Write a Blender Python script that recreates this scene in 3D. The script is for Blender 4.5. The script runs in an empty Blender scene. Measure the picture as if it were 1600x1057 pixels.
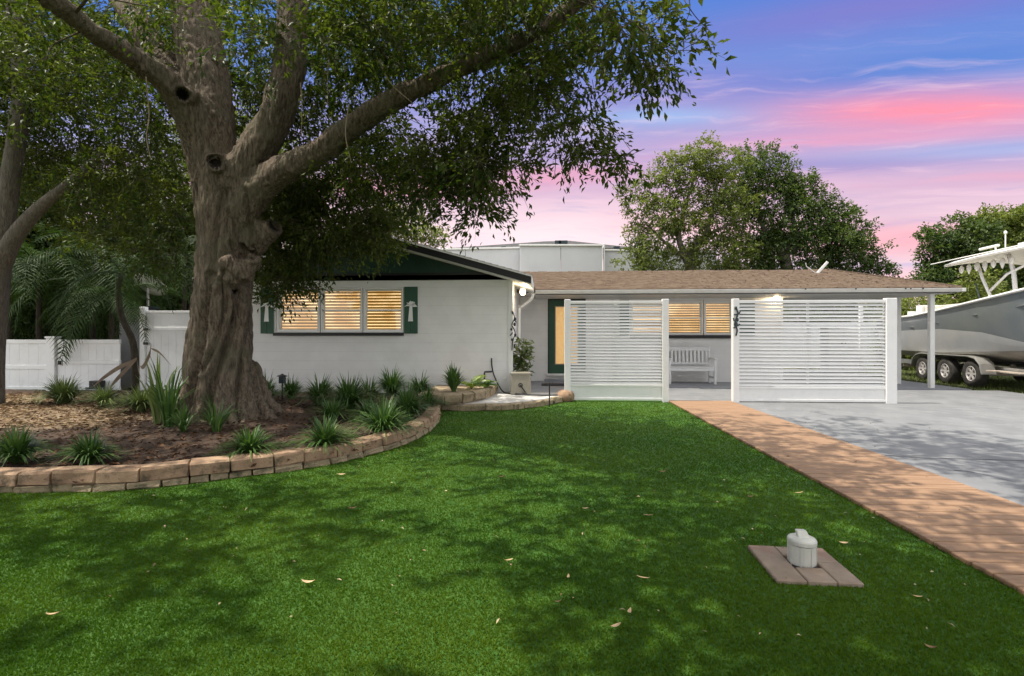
import bpy, bmesh, math, random
import numpy as np
from mathutils import Vector, Matrix, noise as mnoise

R = math.radians
random.seed(7)
rng = np.random.default_rng(7)
scene = bpy.context.scene
COL = scene.collection

# ------------------------------------------------------------------ camera
F, CX, HOR, H = 800.0, 800.0, 522.0, 1.3          # photo-pixel focal length, centre, horizon row, eye height
YAW = math.atan(49 / 800)
CY, SY = math.cos(YAW), math.sin(YAW)
cam_d = bpy.data.cameras.new('camera')
cam = bpy.data.objects.new('camera', cam_d)
COL.objects.link(cam)
cam.location = (0, 0, H)
cam.rotation_euler = (R(90), 0, YAW)
cam_d.sensor_width = 36.0
cam_d.lens = 18.0
cam_d.shift_y = -6.5 / 1600
cam_d.clip_start = 0.05
cam_d.clip_end = 2000
scene.camera = cam

# ------------------------------------------------------------------ view
scene.view_settings.view_transform = 'Standard'
scene.view_settings.look = 'None'
scene.view_settings.exposure = 1.0
scene.view_settings.gamma = 1.0
scene.view_settings.use_curve_mapping = False
scene.render.engine = 'CYCLES'
scene.cycles.max_bounces = 6
scene.cycles.diffuse_bounces = 3
scene.cycles.glossy_bounces = 2
scene.cycles.transmission_bounces = 3
scene.cycles.transparent_max_bounces = 8
scene.cycles.use_denoising = True
scene.cycles.sample_clamp_indirect = 4.0

# ------------------------------------------------------------------ sun
SUNV = Vector((-0.40, -0.03, 0.91)).normalized()
sl = bpy.data.lights.new('sun', 'SUN')
sl.energy = 3.5
sl.angle = R(0.6)
sl.color = (1.0, 0.93, 0.82)
so = bpy.data.objects.new('sun', sl)
COL.objects.link(so)
so.rotation_euler = SUNV.to_track_quat('Z', 'Y').to_euler()
so.location = (-6, -8, 20)

# ------------------------------------------------------------------ world (evening sky with pink cloud bands)
world = bpy.data.worlds.new('World')
scene.world = world
world.use_nodes = True
wt = world.node_tree
wt.nodes.clear()


class NT:
    """tiny node-expression helper"""
    def __init__(s, tree):
        s.t = tree

    def n(s, kind, **kw):
        nd = s.t.nodes.new(kind)
        for k, v in kw.items():
            setattr(nd, k, v)
        return nd

    def put(s, sock, v):
        if v is None:
            return
        if isinstance(v, (int, float)):
            sock.default_value = v
        elif isinstance(v, tuple):
            sock.default_value = v if len(v) == len(sock.default_value) else tuple(v) + (1.0,)
        else:
            s.t.links.new(v, sock)

    def m(s, op, a, b=None, c=None, clamp=False):
        nd = s.n('ShaderNodeMath', operation=op)
        nd.use_clamp = clamp
        s.put(nd.inputs[0], a)
        s.put(nd.inputs[1], b)
        if c is not None:
            s.put(nd.inputs[2], c)
        return nd.outputs[0]

    def mix(s, f, a, b, mode='MIX'):
        nd = s.n('ShaderNodeMix', data_type='RGBA', blend_type=mode)
        s.put(nd.inputs[0], f)
        s.put(nd.inputs[6], a)
        s.put(nd.inputs[7], b)
        return nd.outputs[2]

    def xyz(s, x, y, z):
        nd = s.n('ShaderNodeCombineXYZ')
        for i, v in enumerate((x, y, z)):
            s.put(nd.inputs[i], v)
        return nd.outputs[0]

    def noise(s, vec, scale=5, detail=4, rough=.5, dist=0.0):
        nd = s.n('ShaderNodeTexNoise')
        if vec is not None:
            s.t.links.new(vec, nd.inputs['Vector'])
        nd.inputs['Scale'].default_value = scale
        nd.inputs['Detail'].default_value = detail
        nd.inputs['Roughness'].default_value = rough
        nd.inputs['Distortion'].default_value = dist
        return nd.outputs['Fac']

    def ss(s, v, lo, hi):
        nd = s.n('ShaderNodeMapRange', interpolation_type='SMOOTHSTEP')
        s.put(nd.inputs[0], v)
        nd.inputs[1].default_value = lo
        nd.inputs[2].default_value = hi
        return nd.outputs[0]

    def ramp(s, v, stops):
        nd = s.n('ShaderNodeValToRGB')
        s.put(nd.inputs[0], v)
        el = nd.color_ramp.elements
        while len(el) < len(stops):
            el.new(.5)
        for e, (p, c) in zip(el, stops):
            e.position = p
            e.color = tuple(c) + (1.0,)
        return nd.outputs[0]


W = NT(wt)
tc = W.n('ShaderNodeTexCoord')
sep = W.n('ShaderNodeSeparateXYZ')
wt.links.new(tc.outputs['Generated'], sep.inputs[0])
U = W.m('ARCTAN2', sep.outputs[0], sep.outputs[1])
# long cloud bands lie parallel to the street: their angle above the horizon is measured mostly along Y
hy = W.m('SQRT', W.m('ADD', W.m('MULTIPLY', sep.outputs[1], sep.outputs[1]), W.m('MULTIPLY', W.m('MULTIPLY', sep.outputs[0], sep.outputs[0]), .10)))
V = W.m('ARCTAN2', sep.outputs[2], hy)
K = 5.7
skyn = W.n('ShaderNodeTexSky', sky_type='NISHITA')
skyn.sun_disc = False
skyn.sun_elevation = math.asin(SUNV.z)
skyn.sun_rotation = math.atan2(SUNV.x, SUNV.y)
nish = W.mix(1.0, skyn.outputs[0], (.8, .8, .8), 'MULTIPLY')
base = W.ramp(W.m('DIVIDE', V, 1.0, clamp=True), [
    (0.0, (.88, .56, .56)), (.13, (.95, .72, .73)), (.21, (.86, .63, .70)), (.27, (.68, .46, .62)), (.33, (.48, .38, .63)), (.385, (.35, .36, .66)),
    (.435, (.23, .27, .63)), (.485, (.15, .26, .65)), (.58, (.085, .21, .63)), (.74, (.20, .32, .62))])
warp = W.noise(W.xyz(W.m('MULTIPLY', U, 2.0), W.m('MULTIPLY', V, 6.0), 1.3), 1.0, 3)
vw = W.m('ADD', V, W.m('MULTIPLY', W.m('SUBTRACT', warp, .5), .075))
vw = W.m('ADD', vw, W.m('MULTIPLY', U, -.015))
n1 = W.noise(W.xyz(W.m('MULTIPLY', U, 1.5), W.m('MULTIPLY', vw, 15.0), 4.1), 1.0, 5, .52)
n2 = W.noise(W.xyz(W.m('MULTIPLY', U, 1.2), W.m('MULTIPLY', vw, 12.0), 9.7), 1.0, 4, .5)
n3 = W.noise(W.xyz(W.m('MULTIPLY', U, 1.6), W.m('MULTIPLY', vw, 17.0), 15.2), 1.0, 5, .5)
nf = W.noise(W.xyz(W.m('MULTIPLY', U, 3.5), W.m('MULTIPLY', vw, 60.0), 2.2), 1.0, 4, .55)
low = W.m('SUBTRACT', 1.0, W.ss(V, .36, .52))
c = base
c = W.mix(W.m('MULTIPLY', W.ss(n3, .52, .72), W.m('MULTIPLY', low, .55)), c, (.33, .46, .78))
c = W.mix(W.m('MULTIPLY', W.ss(n2, .50, .68), W.m('MULTIPLY', W.m('SUBTRACT', 1.0, W.ss(V, .42, .60)), .28)), c, (.25, .19, .50))
low1 = W.m('SUBTRACT', 1.0, W.ss(V, .27, .43))
c = W.mix(W.m('MULTIPLY', W.ss(n1, .50, .70), W.m('MULTIPLY', low1, .50)), c, (.98, .36, .44))
c = W.mix(W.m('MULTIPLY', W.ss(nf, .45, .75), W.m('MULTIPLY', low, .20)), c, (.90, .62, .74))
wv = W.m('ADD', V, W.m('MULTIPLY', W.m('SUBTRACT', W.noise(W.xyz(W.m('MULTIPLY', U, 6.0), W.m('MULTIPLY', V, 14.0), 7.7), 1.0, 3), .5), .05))
wisp = W.noise(W.xyz(W.m('MULTIPLY', U, 4.2), W.m('MULTIPLY', wv, 46.0), 21.0), 1.0, 6, .62)
wisp2 = W.noise(W.xyz(W.m('MULTIPLY', U, 5.2), W.m('MULTIPLY', wv, 58.0), 33.0), 1.0, 6, .62)


def gauss(u0, v0, su, sv, tilt):
    du = W.m('DIVIDE', W.m('SUBTRACT', U, u0), su)
    dv = W.m('DIVIDE', W.m('SUBTRACT', W.m('SUBTRACT', V, v0), W.m('MULTIPLY', W.m('SUBTRACT', U, u0), tilt)), sv)
    q = W.m('ADD', W.m('MULTIPLY', du, du), W.m('MULTIPLY', dv, dv))
    return W.m('EXPONENT', W.m('MULTIPLY', q, -1.0))


c = W.mix(W.m('MULTIPLY', gauss(.58, .545, .34, .032, .10), .55), c, (.26, .18, .52))
c = W.mix(W.m('MULTIPLY', gauss(.62, .455, .22, .022, .06), .85), c, (.09, .23, .63))
c = W.mix(W.m('MULTIPLY', gauss(.26, .44, .22, .030, .05), .30), c, (.26, .20, .55))
c = W.mix(W.m('MULTIPLY', gauss(.63, .385, .21, .030, -.02), W.m('ADD', .25, W.m('MULTIPLY', wisp, 1.25)), clamp=True), c, (1.0, .28, .36))
c = W.mix(W.m('MULTIPLY', gauss(.52, .345, .22, .016, .0), .6), c, (.86, .34, .48))
c = W.mix(W.m('MULTIPLY', gauss(.22, .395, .13, .014, -.02), .75), c, (.33, .50, .82))
c = W.mix(W.m('MULTIPLY', gauss(.48, .305, .20, .014, .0), .55), c, (.24, .24, .56))
c = W.mix(W.m('MULTIPLY', gauss(.70, .320, .18, .016, .0), .6), c, (.30, .44, .76))
c = W.mix(W.m('MULTIPLY', gauss(.66, .170, .30, .030, .0), .65), c, (.98, .40, .45))
c = W.mix(W.m('MULTIPLY', gauss(-.02, .165, .28, .062, .0), .88), c, (1.0, .83, .86))
c = W.mix(W.m('MULTIPLY', W.ss(wisp, .50, .74), W.m('MULTIPLY', W.m('SUBTRACT', 1.0, W.ss(V, .38, .56)), .42)), c, (.95, .66, .74))
c = W.mix(W.m('MULTIPLY', W.ss(wisp2, .52, .74), W.m('MULTIPLY', low, .38)), c, (.34, .36, .66))
lit = W.mix(1.0, c, (K, K, K), 'MULTIPLY')
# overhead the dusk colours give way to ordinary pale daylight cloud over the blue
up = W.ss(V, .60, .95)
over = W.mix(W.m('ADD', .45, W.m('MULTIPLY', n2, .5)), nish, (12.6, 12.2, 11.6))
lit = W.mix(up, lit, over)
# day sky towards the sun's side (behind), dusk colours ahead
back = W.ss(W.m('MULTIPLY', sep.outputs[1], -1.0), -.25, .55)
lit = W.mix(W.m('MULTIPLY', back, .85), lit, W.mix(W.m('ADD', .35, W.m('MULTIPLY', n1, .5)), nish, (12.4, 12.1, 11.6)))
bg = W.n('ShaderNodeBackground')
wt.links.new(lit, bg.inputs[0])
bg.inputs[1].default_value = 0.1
wo = W.n('ShaderNodeOutputWorld')
wt.links.new(bg.outputs[0], wo.inputs[0])


# ------------------------------------------------------------------ photo geometry -> world
def _dir(px, py):
    dx = (px - CX) / F
    return Vector((dx * CY - SY, dx * SY + CY, (HOR - py) / F))


def PY(px, py, Y):
    d = _dir(px, py)
    t = Y / d.y
    return Vector((d.x * t, Y, H + d.z * t))


def PG(px, py, z=0.0):
    d = _dir(px, py)
    t = (z - H) / d.z
    return Vector((d.x * t, d.y * t, z))


def PD(px, py, dep):
    d = _dir(px, py)
    return Vector((d.x * dep, d.y * dep, H + d.z * dep))


def XA(px, Y):
    return PY(px, HOR, Y).x


def ZA(py, Y, px=800):
    return PY(px, py, Y).z


# ------------------------------------------------------------------ materials
def principled(name):
    m = bpy.data.materials.new(name)
    m.use_nodes = True
    t = m.node_tree
    return m, NT(t), t.nodes['Principled BSDF']


def mat(name, c1, c2=None, scale=6.0, rough=.6, bump=0.0, bscale=None, stretch=(1, 1, 1), metal=0.0, spec=.4, detail=5,
        c3=None, s3=1.0, f3=.5, coat=0.0, t3=(.5, .7)):
    m, N, b = principled(name)
    b.inputs['Roughness'].default_value = rough
    b.inputs['Metallic'].default_value = metal
    b.inputs['Specular IOR Level'].default_value = spec
    if coat:
        b.inputs['Coat Weight'].default_value = coat
        b.inputs['Coat Roughness'].default_value = .08
    if c2 is None and not bump:
        b.inputs['Base Color'].default_value = tuple(c1) + (1,)
        return m
    g = N.n('ShaderNodeNewGeometry')
    mp = N.n('ShaderNodeMapping')
    mp.inputs['Scale'].default_value = stretch
    N.t.links.new(g.outputs['Position'], mp.inputs[0])
    vec = mp.outputs[0]
    col = None
    if c2 is not None:
        f = N.ss(N.noise(vec, scale, detail, .6), .3, .7)
        col = N.mix(f, tuple(c1), tuple(c2))
        if c3 is not None:
            col = N.mix(N.m('MULTIPLY', N.ss(N.noise(vec, s3, 6, .65), t3[0], t3[1]), f3), col, tuple(c3))
        N.t.links.new(col, b.inputs['Base Color'])
    else:
        b.inputs['Base Color'].default_value = tuple(c1) + (1,)
    if bump:
        bn = N.n('ShaderNodeBump')
        bn.inputs['Strength'].default_value = bump
        bn.inputs['Distance'].default_value = .01
        N.t.links.new(N.noise(vec, bscale or scale * 4, 6, .65), bn.inputs['Height'])
        N.t.links.new(bn.outputs[0], b.inputs['Normal'])
    return m


def leafmat(name, dark, light, trans=.35, rough=.42, spec=.45):
    """leaf: colour by each leaf's own tint, part of the light shines through"""
    m = bpy.data.materials.new(name)
    m.use_nodes = True
    t = m.node_tree
    N = NT(t)
    b = t.nodes['Principled BSDF']
    at = N.n('ShaderNodeAttribute')
    at.attribute_name = 'tint'
    col = N.mix(at.outputs['Fac'], tuple(dark), tuple(light))
    t.links.new(col, b.inputs['Base Color'])
    b.inputs['Roughness'].default_value = rough
    b.inputs['Specular IOR Level'].default_value = spec
    tr = N.n('ShaderNodeBsdfTranslucent')
    t.links.new(N.mix(1.0, col, (1.25, 1.35, .55), 'MULTIPLY'), tr.inputs[0])
    ms = N.n('ShaderNodeMixShader')
    ms.inputs[0].default_value = trans
    t.links.new(b.outputs[0], ms.inputs[1])
    t.links.new(tr.outputs[0], ms.inputs[2])
    t.links.new(ms.outputs[0], t.nodes['Material Output'].inputs[0])
    return m


def emit(name, c, s):
    m, N, b = principled(name)
    b.inputs['Base Color'].default_value = tuple(c) + (1,)
    b.inputs['Emission Color'].default_value = tuple(c) + (1,)
    b.inputs['Emission Strength'].default_value = s
    return m


M = {}
M['turf'] = mat('turf', (.021, .083, .005), (.042, .110, .008), 9, .8, .6, 160, c3=(.05, .12, .012), s3=3.0, f3=.35)
M['ground'] = mat('far_ground', (.06, .075, .03), (.09, .08, .05), .5, .9, .3, 20)
M['mulch'] = mat('mulch', (.05, .028, .017), (.10, .06, .035), 14, .95, 1.0, 60, c3=(.20, .145, .09), s3=2.2, f3=.6)
M['sand'] = mat('sandy_mulch', (.30, .22, .14), (.42, .33, .22), 16, .95, 1.0, 70, c3=(.16, .10, .06), s3=5, f3=.7)
M['drive'] = mat('painted_concrete', (.128, .134, .141), (.17, .174, .18), 1.6, .75, .25, 90, c3=(.23, .234, .236), s3=3.3, f3=.5)
M['porch'] = mat('porch_paint', (.20, .21, .24), (.25, .26, .28), 2.0, .55, .12, 60)
M['path'] = mat('pale_concrete', (.40, .39, .37), (.48, .47, .45), 4.0, .8, .3, 80, c3=(.28, .27, .25), s3=5, f3=.4)
M['crack'] = mat('dark_joint', (.035, .035, .04), None, rough=.9)
M['stone'] = mat('tan_stone', (.24, .150, .095), (.36, .245, .155), 7, .9, .9, 55, c3=(.06, .048, .03), s3=6.5, f3=.85)
M['rubble'] = mat('mossy_stone', (.20, .16, .10), (.32, .25, .16), 9, .95, 1.0, 45, c3=(.05, .05, .03), s3=8, f3=.85)
M['paver'] = mat('concrete_paver', (.225, .17, .125), (.30, .235, .18), 7, .9, .35, 90, c3=(.24, .135, .10), s3=4, f3=.7)
M['wall'] = mat('white_block_paint', (.72, .715, .70), (.77, .765, .75), 3, .75, .35, 70, c3=(.65, .64, .62), s3=1.4, f3=.4)
M['joint'] = mat('painted_joint', (.62, .61, .60), (.68, .67, .66), 5, .85)
M['white'] = mat('white_paint', (.72, .72, .70), (.78, .78, .76), 4, .5, .06, 60)
M['vinyl'] = mat('white_vinyl', (.74, .75, .765), (.79, .80, .81), 2.5, .42, c3=(.55, .55, .53), s3=3, f3=.3)
M['screen'] = mat('screen_paint', (.70, .70, .69), (.76, .76, .75), 5, .5, c3=(.56, .55, .52), s3=5, f3=.35)
M['green'] = mat('dark_green_paint', (.012, .042, .028), (.016, .052, .034), 6, .5, .15, 60)
M['shut'] = mat('shutter_green', (.020, .070, .040), (.028, .085, .050), 8, .55, .2, 70, stretch=(6, 6, 1))
M['black'] = mat('black_paint', (.012, .012, .014), None, rough=.45)
M['shingle'] = mat('brown_shingle', (.115, .078, .054), (.185, .135, .096), 5, .95, .8, 150, stretch=(1, 1.5, 1.5), c3=(.08, .055, .04), s3=3.2, f3=.75)
M['roofgrey'] = mat('grey_roof', (.24, .235, .23), (.30, .29, .28), 4, .85, .5, 80)
M['trim'] = mat('trim_grey', (.52, .51, .48), (.58, .57, .54), 4, .5)
M['gutter'] = mat('gutter_white', (.66, .65, .61), (.72, .71, .67), 6, .4, c3=(.48, .45, .38), s3=4, f3=.4)
M['lit'] = emit('lit_interior', (1.0, .68, .27), .62)
_t = NT(M['lit'].node_tree)
_g = _t.n('ShaderNodeNewGeometry')
_t.t.links.new(_t.mix(_t.ss(_t.noise(_g.outputs['Position'], 2.4, 4, .6), .36, .64), (.62, .40, .15), (1.0, .80, .45)), M['lit'].node_tree.nodes['Principled BSDF'].inputs['Emission Color'])
M['bulb'] = emit('lamp_glow', (1.0, .80, .48), 14.0)
M['doorlit'] = emit('lit_door_glass', (1.0, .62, .25), .22)
_t = NT(M['doorlit'].node_tree)
_g = _t.n('ShaderNodeNewGeometry')
_c = _t.mix(_t.ss(_t.noise(_g.outputs['Position'], 22, 5, .7), .35, .65), (.55, .30, .09), (1.0, .66, .30))
_t.t.links.new(_c, M['doorlit'].node_tree.nodes['Principled BSDF'].inputs['Emission Color'])
M['blind'] = leafmat('blind_slat', (.36, .24, .10), (.46, .32, .15), .22, .5, .3)
M['deck'] = mat('deck_board', (.215, .125, .070), (.285, .178, .105), 3.0, .7, .35, 40, stretch=(1, 12, 12), c3=(.20, .115, .065), s3=1.6, f3=.55)
M['bark'] = None
M['rim'] = mat('wheel_rim', (.50, .48, .47), (.60, .58, .56), 8, .35, metal=.35)
M['rubber'] = mat('tyre_rubber', (.020, .020, .020), (.05, .045, .038), 9, .85, .2, 40)
M['alu'] = mat('aluminium', (.55, .54, .52), (.66, .65, .62), 6, .38, metal=.85)
M['rust'] = mat('worn_frame', (.36, .30, .24), (.52, .46, .40), 12, .6, .2, metal=.35)
M['hullgrey'] = mat('hull_grey', (.135, .155, .165), (.16, .175, .18), 2, .22, coat=.6)
M['hullreflection'] = mat('hull_reflection', (.42, .43, .43), (.48, .48, .47), 2, .22, coat=.6)  # pale tone painted in for a reflection on the glossy hull
M['hullbot'] = mat('hull_bottom', (.17, .165, .15), (.23, .22, .20), 4, .5)
M['gel'] = mat('white_gelcoat', (.74, .73, .70), (.79, .78, .75), 4, .3, coat=.3)
M['canvas'] = mat('top_underside', (.50, .47, .41), (.58, .55, .48), 6, .6)
M['glassdark'] = mat('dark_glass', (.02, .025, .03), None, rough=.08, spec=.8)
M['beige'] = mat('beige_plastic', (.25, .23, .18), (.30, .28, .22), 8, .55, .15, 60)
M['pvc'] = mat('white_pvc', (.44, .44, .40), (.52, .52, .47), 9, .4, c3=(.48, .46, .38), s3=12, f3=.4)
M['bench'] = mat('bench_white', (.68, .68, .68), (.74, .74, .74), 6, .5)
M['metalpanel'] = mat('white_metal_wall', (.60, .60, .60), (.65, .65, .645), .6, .6, c3=(.54, .54, .53), s3=.5, f3=.5)
M['iron'] = mat('dark_iron', (.025, .035, .04), (.06, .08, .085), 20, .5, metal=.6)
M['dry'] = mat('dry_leaf', (.40, .27, .14), (.52, .38, .22), 30, .7)
M['dryd'] = mat('brown_leaf', (.16, .09, .045), (.26, .16, .08), 30, .7)
M['pole'] = mat('weathered_pole', (.26, .20, .15), (.34, .27, .21), 6, .9)
M['tanwall'] = mat('tan_wall', (.42, .34, .24), (.48, .40, .29), 2, .85)
M['greywall'] = mat('grey_metal', (.24, .245, .25), (.30, .30, .30), 3, .6)
M['mat'] = mat('door_mat', (.02, .02, .024), (.04, .04, .042), 40, .95)
M['pot'] = mat('plant_pot', (.05, .05, .055), (.08, .08, .08), 10, .6)

M['oakleaf'] = leafmat('oak_leaf', (.030, .058, .009), (.120, .145, .027), .40, .5, .3)
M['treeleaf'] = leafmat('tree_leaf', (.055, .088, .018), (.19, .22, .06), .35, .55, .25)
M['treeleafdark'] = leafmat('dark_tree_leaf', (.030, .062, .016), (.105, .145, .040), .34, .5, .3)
M['palmleaf'] = leafmat('palm_leaf', (.011, .030, .008), (.055, .095, .022), .25, .65, .2)
M['lirio'] = leafmat('strap_leaf', (.026, .075, .016), (.11, .19, .05), .22, .42, .4)
M['liriopale'] = leafmat('pale_strap_leaf', (.060, .105, .030), (.22, .27, .10), .22, .42, .4)
M['lime'] = leafmat('lime_leaf', (.09, .16, .02), (.26, .32, .05), .30, .42, .4)
M['blade'] = leafmat('turf_blade', (.021, .086, .004), (.135, .198, .013), .40, .6, .15)
M['weed'] = leafmat('weed_blade', (.05, .08, .02), (.16, .20, .06), .2, .6, .2)


def bark(name, c1, c2, c3):
    m, N, b = principled(name)
    g = N.n('ShaderNodeNewGeometry')
    mp = N.n('ShaderNodeMapping')
    mp.inputs['Scale'].default_value = (1, 1, .22)
    N.t.links.new(g.outputs['Position'], mp.inputs[0])
    a = N.noise(mp.outputs[0], 34, 7, .68, .4)
    big = N.noise(g.outputs['Position'], 2.6, 5, .6)
    fine = N.noise(g.outputs['Position'], 60, 4, .6)
    col = N.mix(N.ss(a, .30, .70), tuple(c1), tuple(c2))
    col = N.mix(N.m('MULTIPLY', N.ss(big, .45, .68), .65), col, tuple(c3))
    col = N.mix(N.m('MULTIPLY', N.ss(fine, .60, .72), .5), col, (.30, .29, .25))
    N.t.links.new(col, b.inputs['Base Color'])
    b.inputs['Roughness'].default_value = .95
    b.inputs['Specular IOR Level'].default_value = .15
    bn = N.n('ShaderNodeBump')
    bn.inputs['Strength'].default_value = .9
    bn.inputs['Distance'].default_value = .05
    N.t.links.new(N.m('ADD', a, N.m('MULTIPLY', fine, .35)), bn.inputs['Height'])
    N.t.links.new(bn.outputs[0], b.inputs['Normal'])
    return m


M['bark'] = bark('oak_bark', (.055, .042, .030), (.245, .195, .145), (.145, .135, .088))
M['barkdark'] = bark('palm_bark', (.035, .03, .022), (.085, .072, .055), (.05, .05, .03))
M['hollow'] = mat('hollow_shade', (.010, .008, .006), (.022, .017, .012), 20, .95)  # near-black stands in for the shade inside the carved knot holes
M['bark2'] = bark('grey_bark', (.10, .085, .07), (.23, .20, .165), (.16, .15, .12))


def glass():
    m = bpy.data.materials.new('window_glass')
    m.use_nodes = True
    t = m.node_tree
    t.nodes.clear()
    N = NT(t)
    tr = N.n('ShaderNodeBsdfTransparent')
    gl = N.n('ShaderNodeBsdfGlossy')
    gl.inputs['Roughness'].default_value = .03
    fr = N.n('ShaderNodeFresnel')
    fr.inputs[0].default_value = 1.5
    ms = N.n('ShaderNodeMixShader')
    t.links.new(N.m('ADD', N.m('MULTIPLY', fr.outputs[0], .8), .02), ms.inputs[0])
    t.links.new(tr.outputs[0], ms.inputs[1])
    t.links.new(gl.outputs[0], ms.inputs[2])
    o = N.n('ShaderNodeOutputMaterial')
    t.links.new(ms.outputs[0], o.inputs[0])
    return m


M['glass'] = glass()

# ------------------------------------------------------------------ object helpers
ORG = {}


def setp(o, label=None, cat=None, group=None, kind=None):
    if label:
        o['label'] = label
    if cat:
        o['category'] = cat
    if group:
        o['group'] = group
    if kind:
        o['kind'] = kind
    return o


def thing(name, loc, label, cat, group=None, rz=0.0):
    o = bpy.data.objects.new(name, None)
    o.empty_display_size = .1
    COL.objects.link(o)
    o.location = loc
    o.rotation_euler = (0, 0, rz)
    ORG[o.name] = Vector(loc)
    return setp(o, label, cat, group)


def org(p):
    return ORG.get(p.name, Vector((0, 0, 0))) if p is not None else Vector((0, 0, 0))


class MB:
    def __init__(s):
        s.v, s.f = [], []

    def add(s, vs, fs):
        k = len(s.v)
        s.v += [tuple(v) for v in vs]
        s.f += [tuple(i + k for i in f) for f in fs]
        return s

    def box(s, a, b):
        x0, x1 = sorted((a[0], b[0]))
        y0, y1 = sorted((a[1], b[1]))
        z0, z1 = sorted((a[2], b[2]))
        return s.add([(x0, y0, z0), (x1, y0, z0), (x1, y1, z0), (x0, y1, z0), (x0, y0, z1), (x1, y0, z1), (x1, y1, z1), (x0, y1, z1)],
                     [(0, 3, 2, 1), (4, 5, 6, 7), (0, 1, 5, 4), (1, 2, 6, 5), (2, 3, 7, 6), (3, 0, 4, 7)])

    def bar(s, p, q, w, h, up=(0, 0, 1)):
        """rectangular bar from p to q"""
        p, q = Vector(p), Vector(q)
        d = (q - p).normalized()
        sd = d.cross(Vector(up))
        if sd.length < 1e-5:
            sd = d.cross(Vector((0, 1, 0)))
        sd.normalize()
        u = sd.cross(d).normalized()
        vs = [e + sd * a * w / 2 + u * b * h / 2 for e in (p, q) for a, b in ((-1, -1), (1, -1), (1, 1), (-1, 1))]
        return s.add(vs, [(0, 3, 2, 1)[::-1], (4, 5, 6, 7)[::-1], (0, 1, 5, 4)[::-1], (1, 2, 6, 5)[::-1], (2, 3, 7, 6)[::-1], (3, 0, 4, 7)[::-1]])

    def tube(s, pts, rad, n=8, cap=True, lobe=None):
        pts = [Vector(p) for p in pts]
        if not hasattr(rad, '__len__'):
            rad = [rad] * len(pts)
        prev = None
        vs = []
        for i, p in enumerate(pts):
            d = (pts[min(i + 1, len(pts) - 1)] - pts[max(i - 1, 0)]).normalized()
            if prev is None:
                a = d.orthogonal().normalized()
                ref = Vector((1, 0, 0)) - d * d.x
                if ref.length > .2:
                    a = ref.normalized()
            else:
                a = (prev - d * prev.dot(d)).normalized()
            prev = a
            b = d.cross(a)
            for k in range(n):
                th = 2 * math.pi * k / n
                r = rad[i] * (lobe(th, i, p) if lobe else 1)
                vs.append(p + a * math.cos(th) * r + b * math.sin(th) * r)
        fs = []
        for i in range(len(pts) - 1):
            for k in range(n):
                k2 = (k + 1) % n
                fs.append((i * n + k, i * n + k2, (i + 1) * n + k2, (i + 1) * n + k))
        if cap:
            fs.append(tuple(range(n))[::-1])
            fs.append(tuple((len(pts) - 1) * n + k for k in range(n)))
        return s.add(vs, fs)

    def lathe(s, c, prof, n=20, ax='z', cap=True):
        """profile of (radius, height) turned round an axis through c"""
        vs, fs = [], []
        for r, h in prof:
            for k in range(n):
                th = 2 * math.pi * k / n
                x, y = math.cos(th) * r, math.sin(th) * r
                vs.append((c[0] + x, c[1] + y, c[2] + h) if ax == 'z' else (c[0] + h, c[1] + x, c[2] + y))
        for i in range(len(prof) - 1):
            for k in range(n):
                k2 = (k + 1) % n
                fs.append((i * n + k, i * n + k2, (i + 1) * n + k2, (i + 1) * n + k))
        if cap and prof[0][0] > 1e-4:
            fs.append(tuple(range(n))[::-1])
        if cap and prof[-1][0] > 1e-4:
            fs.append(tuple((len(prof) - 1) * n + k for k in range(n)))
        return s.add(vs, fs)

    def prism(s, poly, d):
        """polygon of 3-D points pushed along the vector d"""
        n = len(poly)
        d = Vector(d)
        vs = [Vector(p) for p in poly] + [Vector(p) + d for p in poly]
        fs = [tuple(range(n))[::-1], tuple(range(n, 2 * n))] + [(i, (i + 1) % n, n + (i + 1) % n, n + i) for i in range(n)]
        return s.add(vs, fs)

    def mesh(s, name, m, off=(0, 0, 0), bevel=0.0, seg=1, smooth=False):
        me = bpy.data.meshes.new(name)
        bm = bmesh.new()
        o = Vector(off)
        bv = [bm.verts.new(Vector(v) - o) for v in s.v]
        for f in s.f:
            try:
                bm.faces.new([bv[i] for i in f])
            except ValueError:
                pass
        bmesh.ops.recalc_face_normals(bm, faces=bm.faces[:])
        if bevel:
            bmesh.ops.bevel(bm, geom=[e for e in bm.edges if e.calc_face_angle(0) > .5], offset=bevel, segments=seg, profile=.6, affect='EDGES')
        bm.to_mesh(me)
        bm.free()
        me.materials.append(m)
        if smooth:
            me.polygons.foreach_set('use_smooth', [True] * len(me.polygons))
        return me

    def build(s, name, m, parent=None, bevel=0.0, seg=1, smooth=False, origin=None):
        """one mesh object; origin: world point that becomes the object's origin"""
        base = org(parent)
        o0 = Vector(origin) if origin is not None else (base if parent is not None else Vector((0, 0, 0)))
        me = s.mesh(name, m, o0, bevel, seg, smooth)
        return link(name, me, parent, o0)


def link(name, me, parent=None, at=(0, 0, 0)):
    o = bpy.data.objects.new(name, me)
    COL.objects.link(o)
    o.parent = parent
    o.location = Vector(at) - org(parent)
    ORG[o.name] = Vector(at)
    return o


def inst(src, parent, at, rot=(0, 0, 0), scale=(1, 1, 1)):
    o = src.copy()
    COL.objects.link(o)
    o.parent = parent
    o.location = Vector(at) - org(parent)
    o.rotation_euler = rot
    o.scale = scale
    ORG[o.name] = Vector(at)
    return o


def B(name, a, b, m, parent=None, bevel=.004):
    return MB().box(a, b).build(name, M[m] if isinstance(m, str) else m, parent, bevel)


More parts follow.
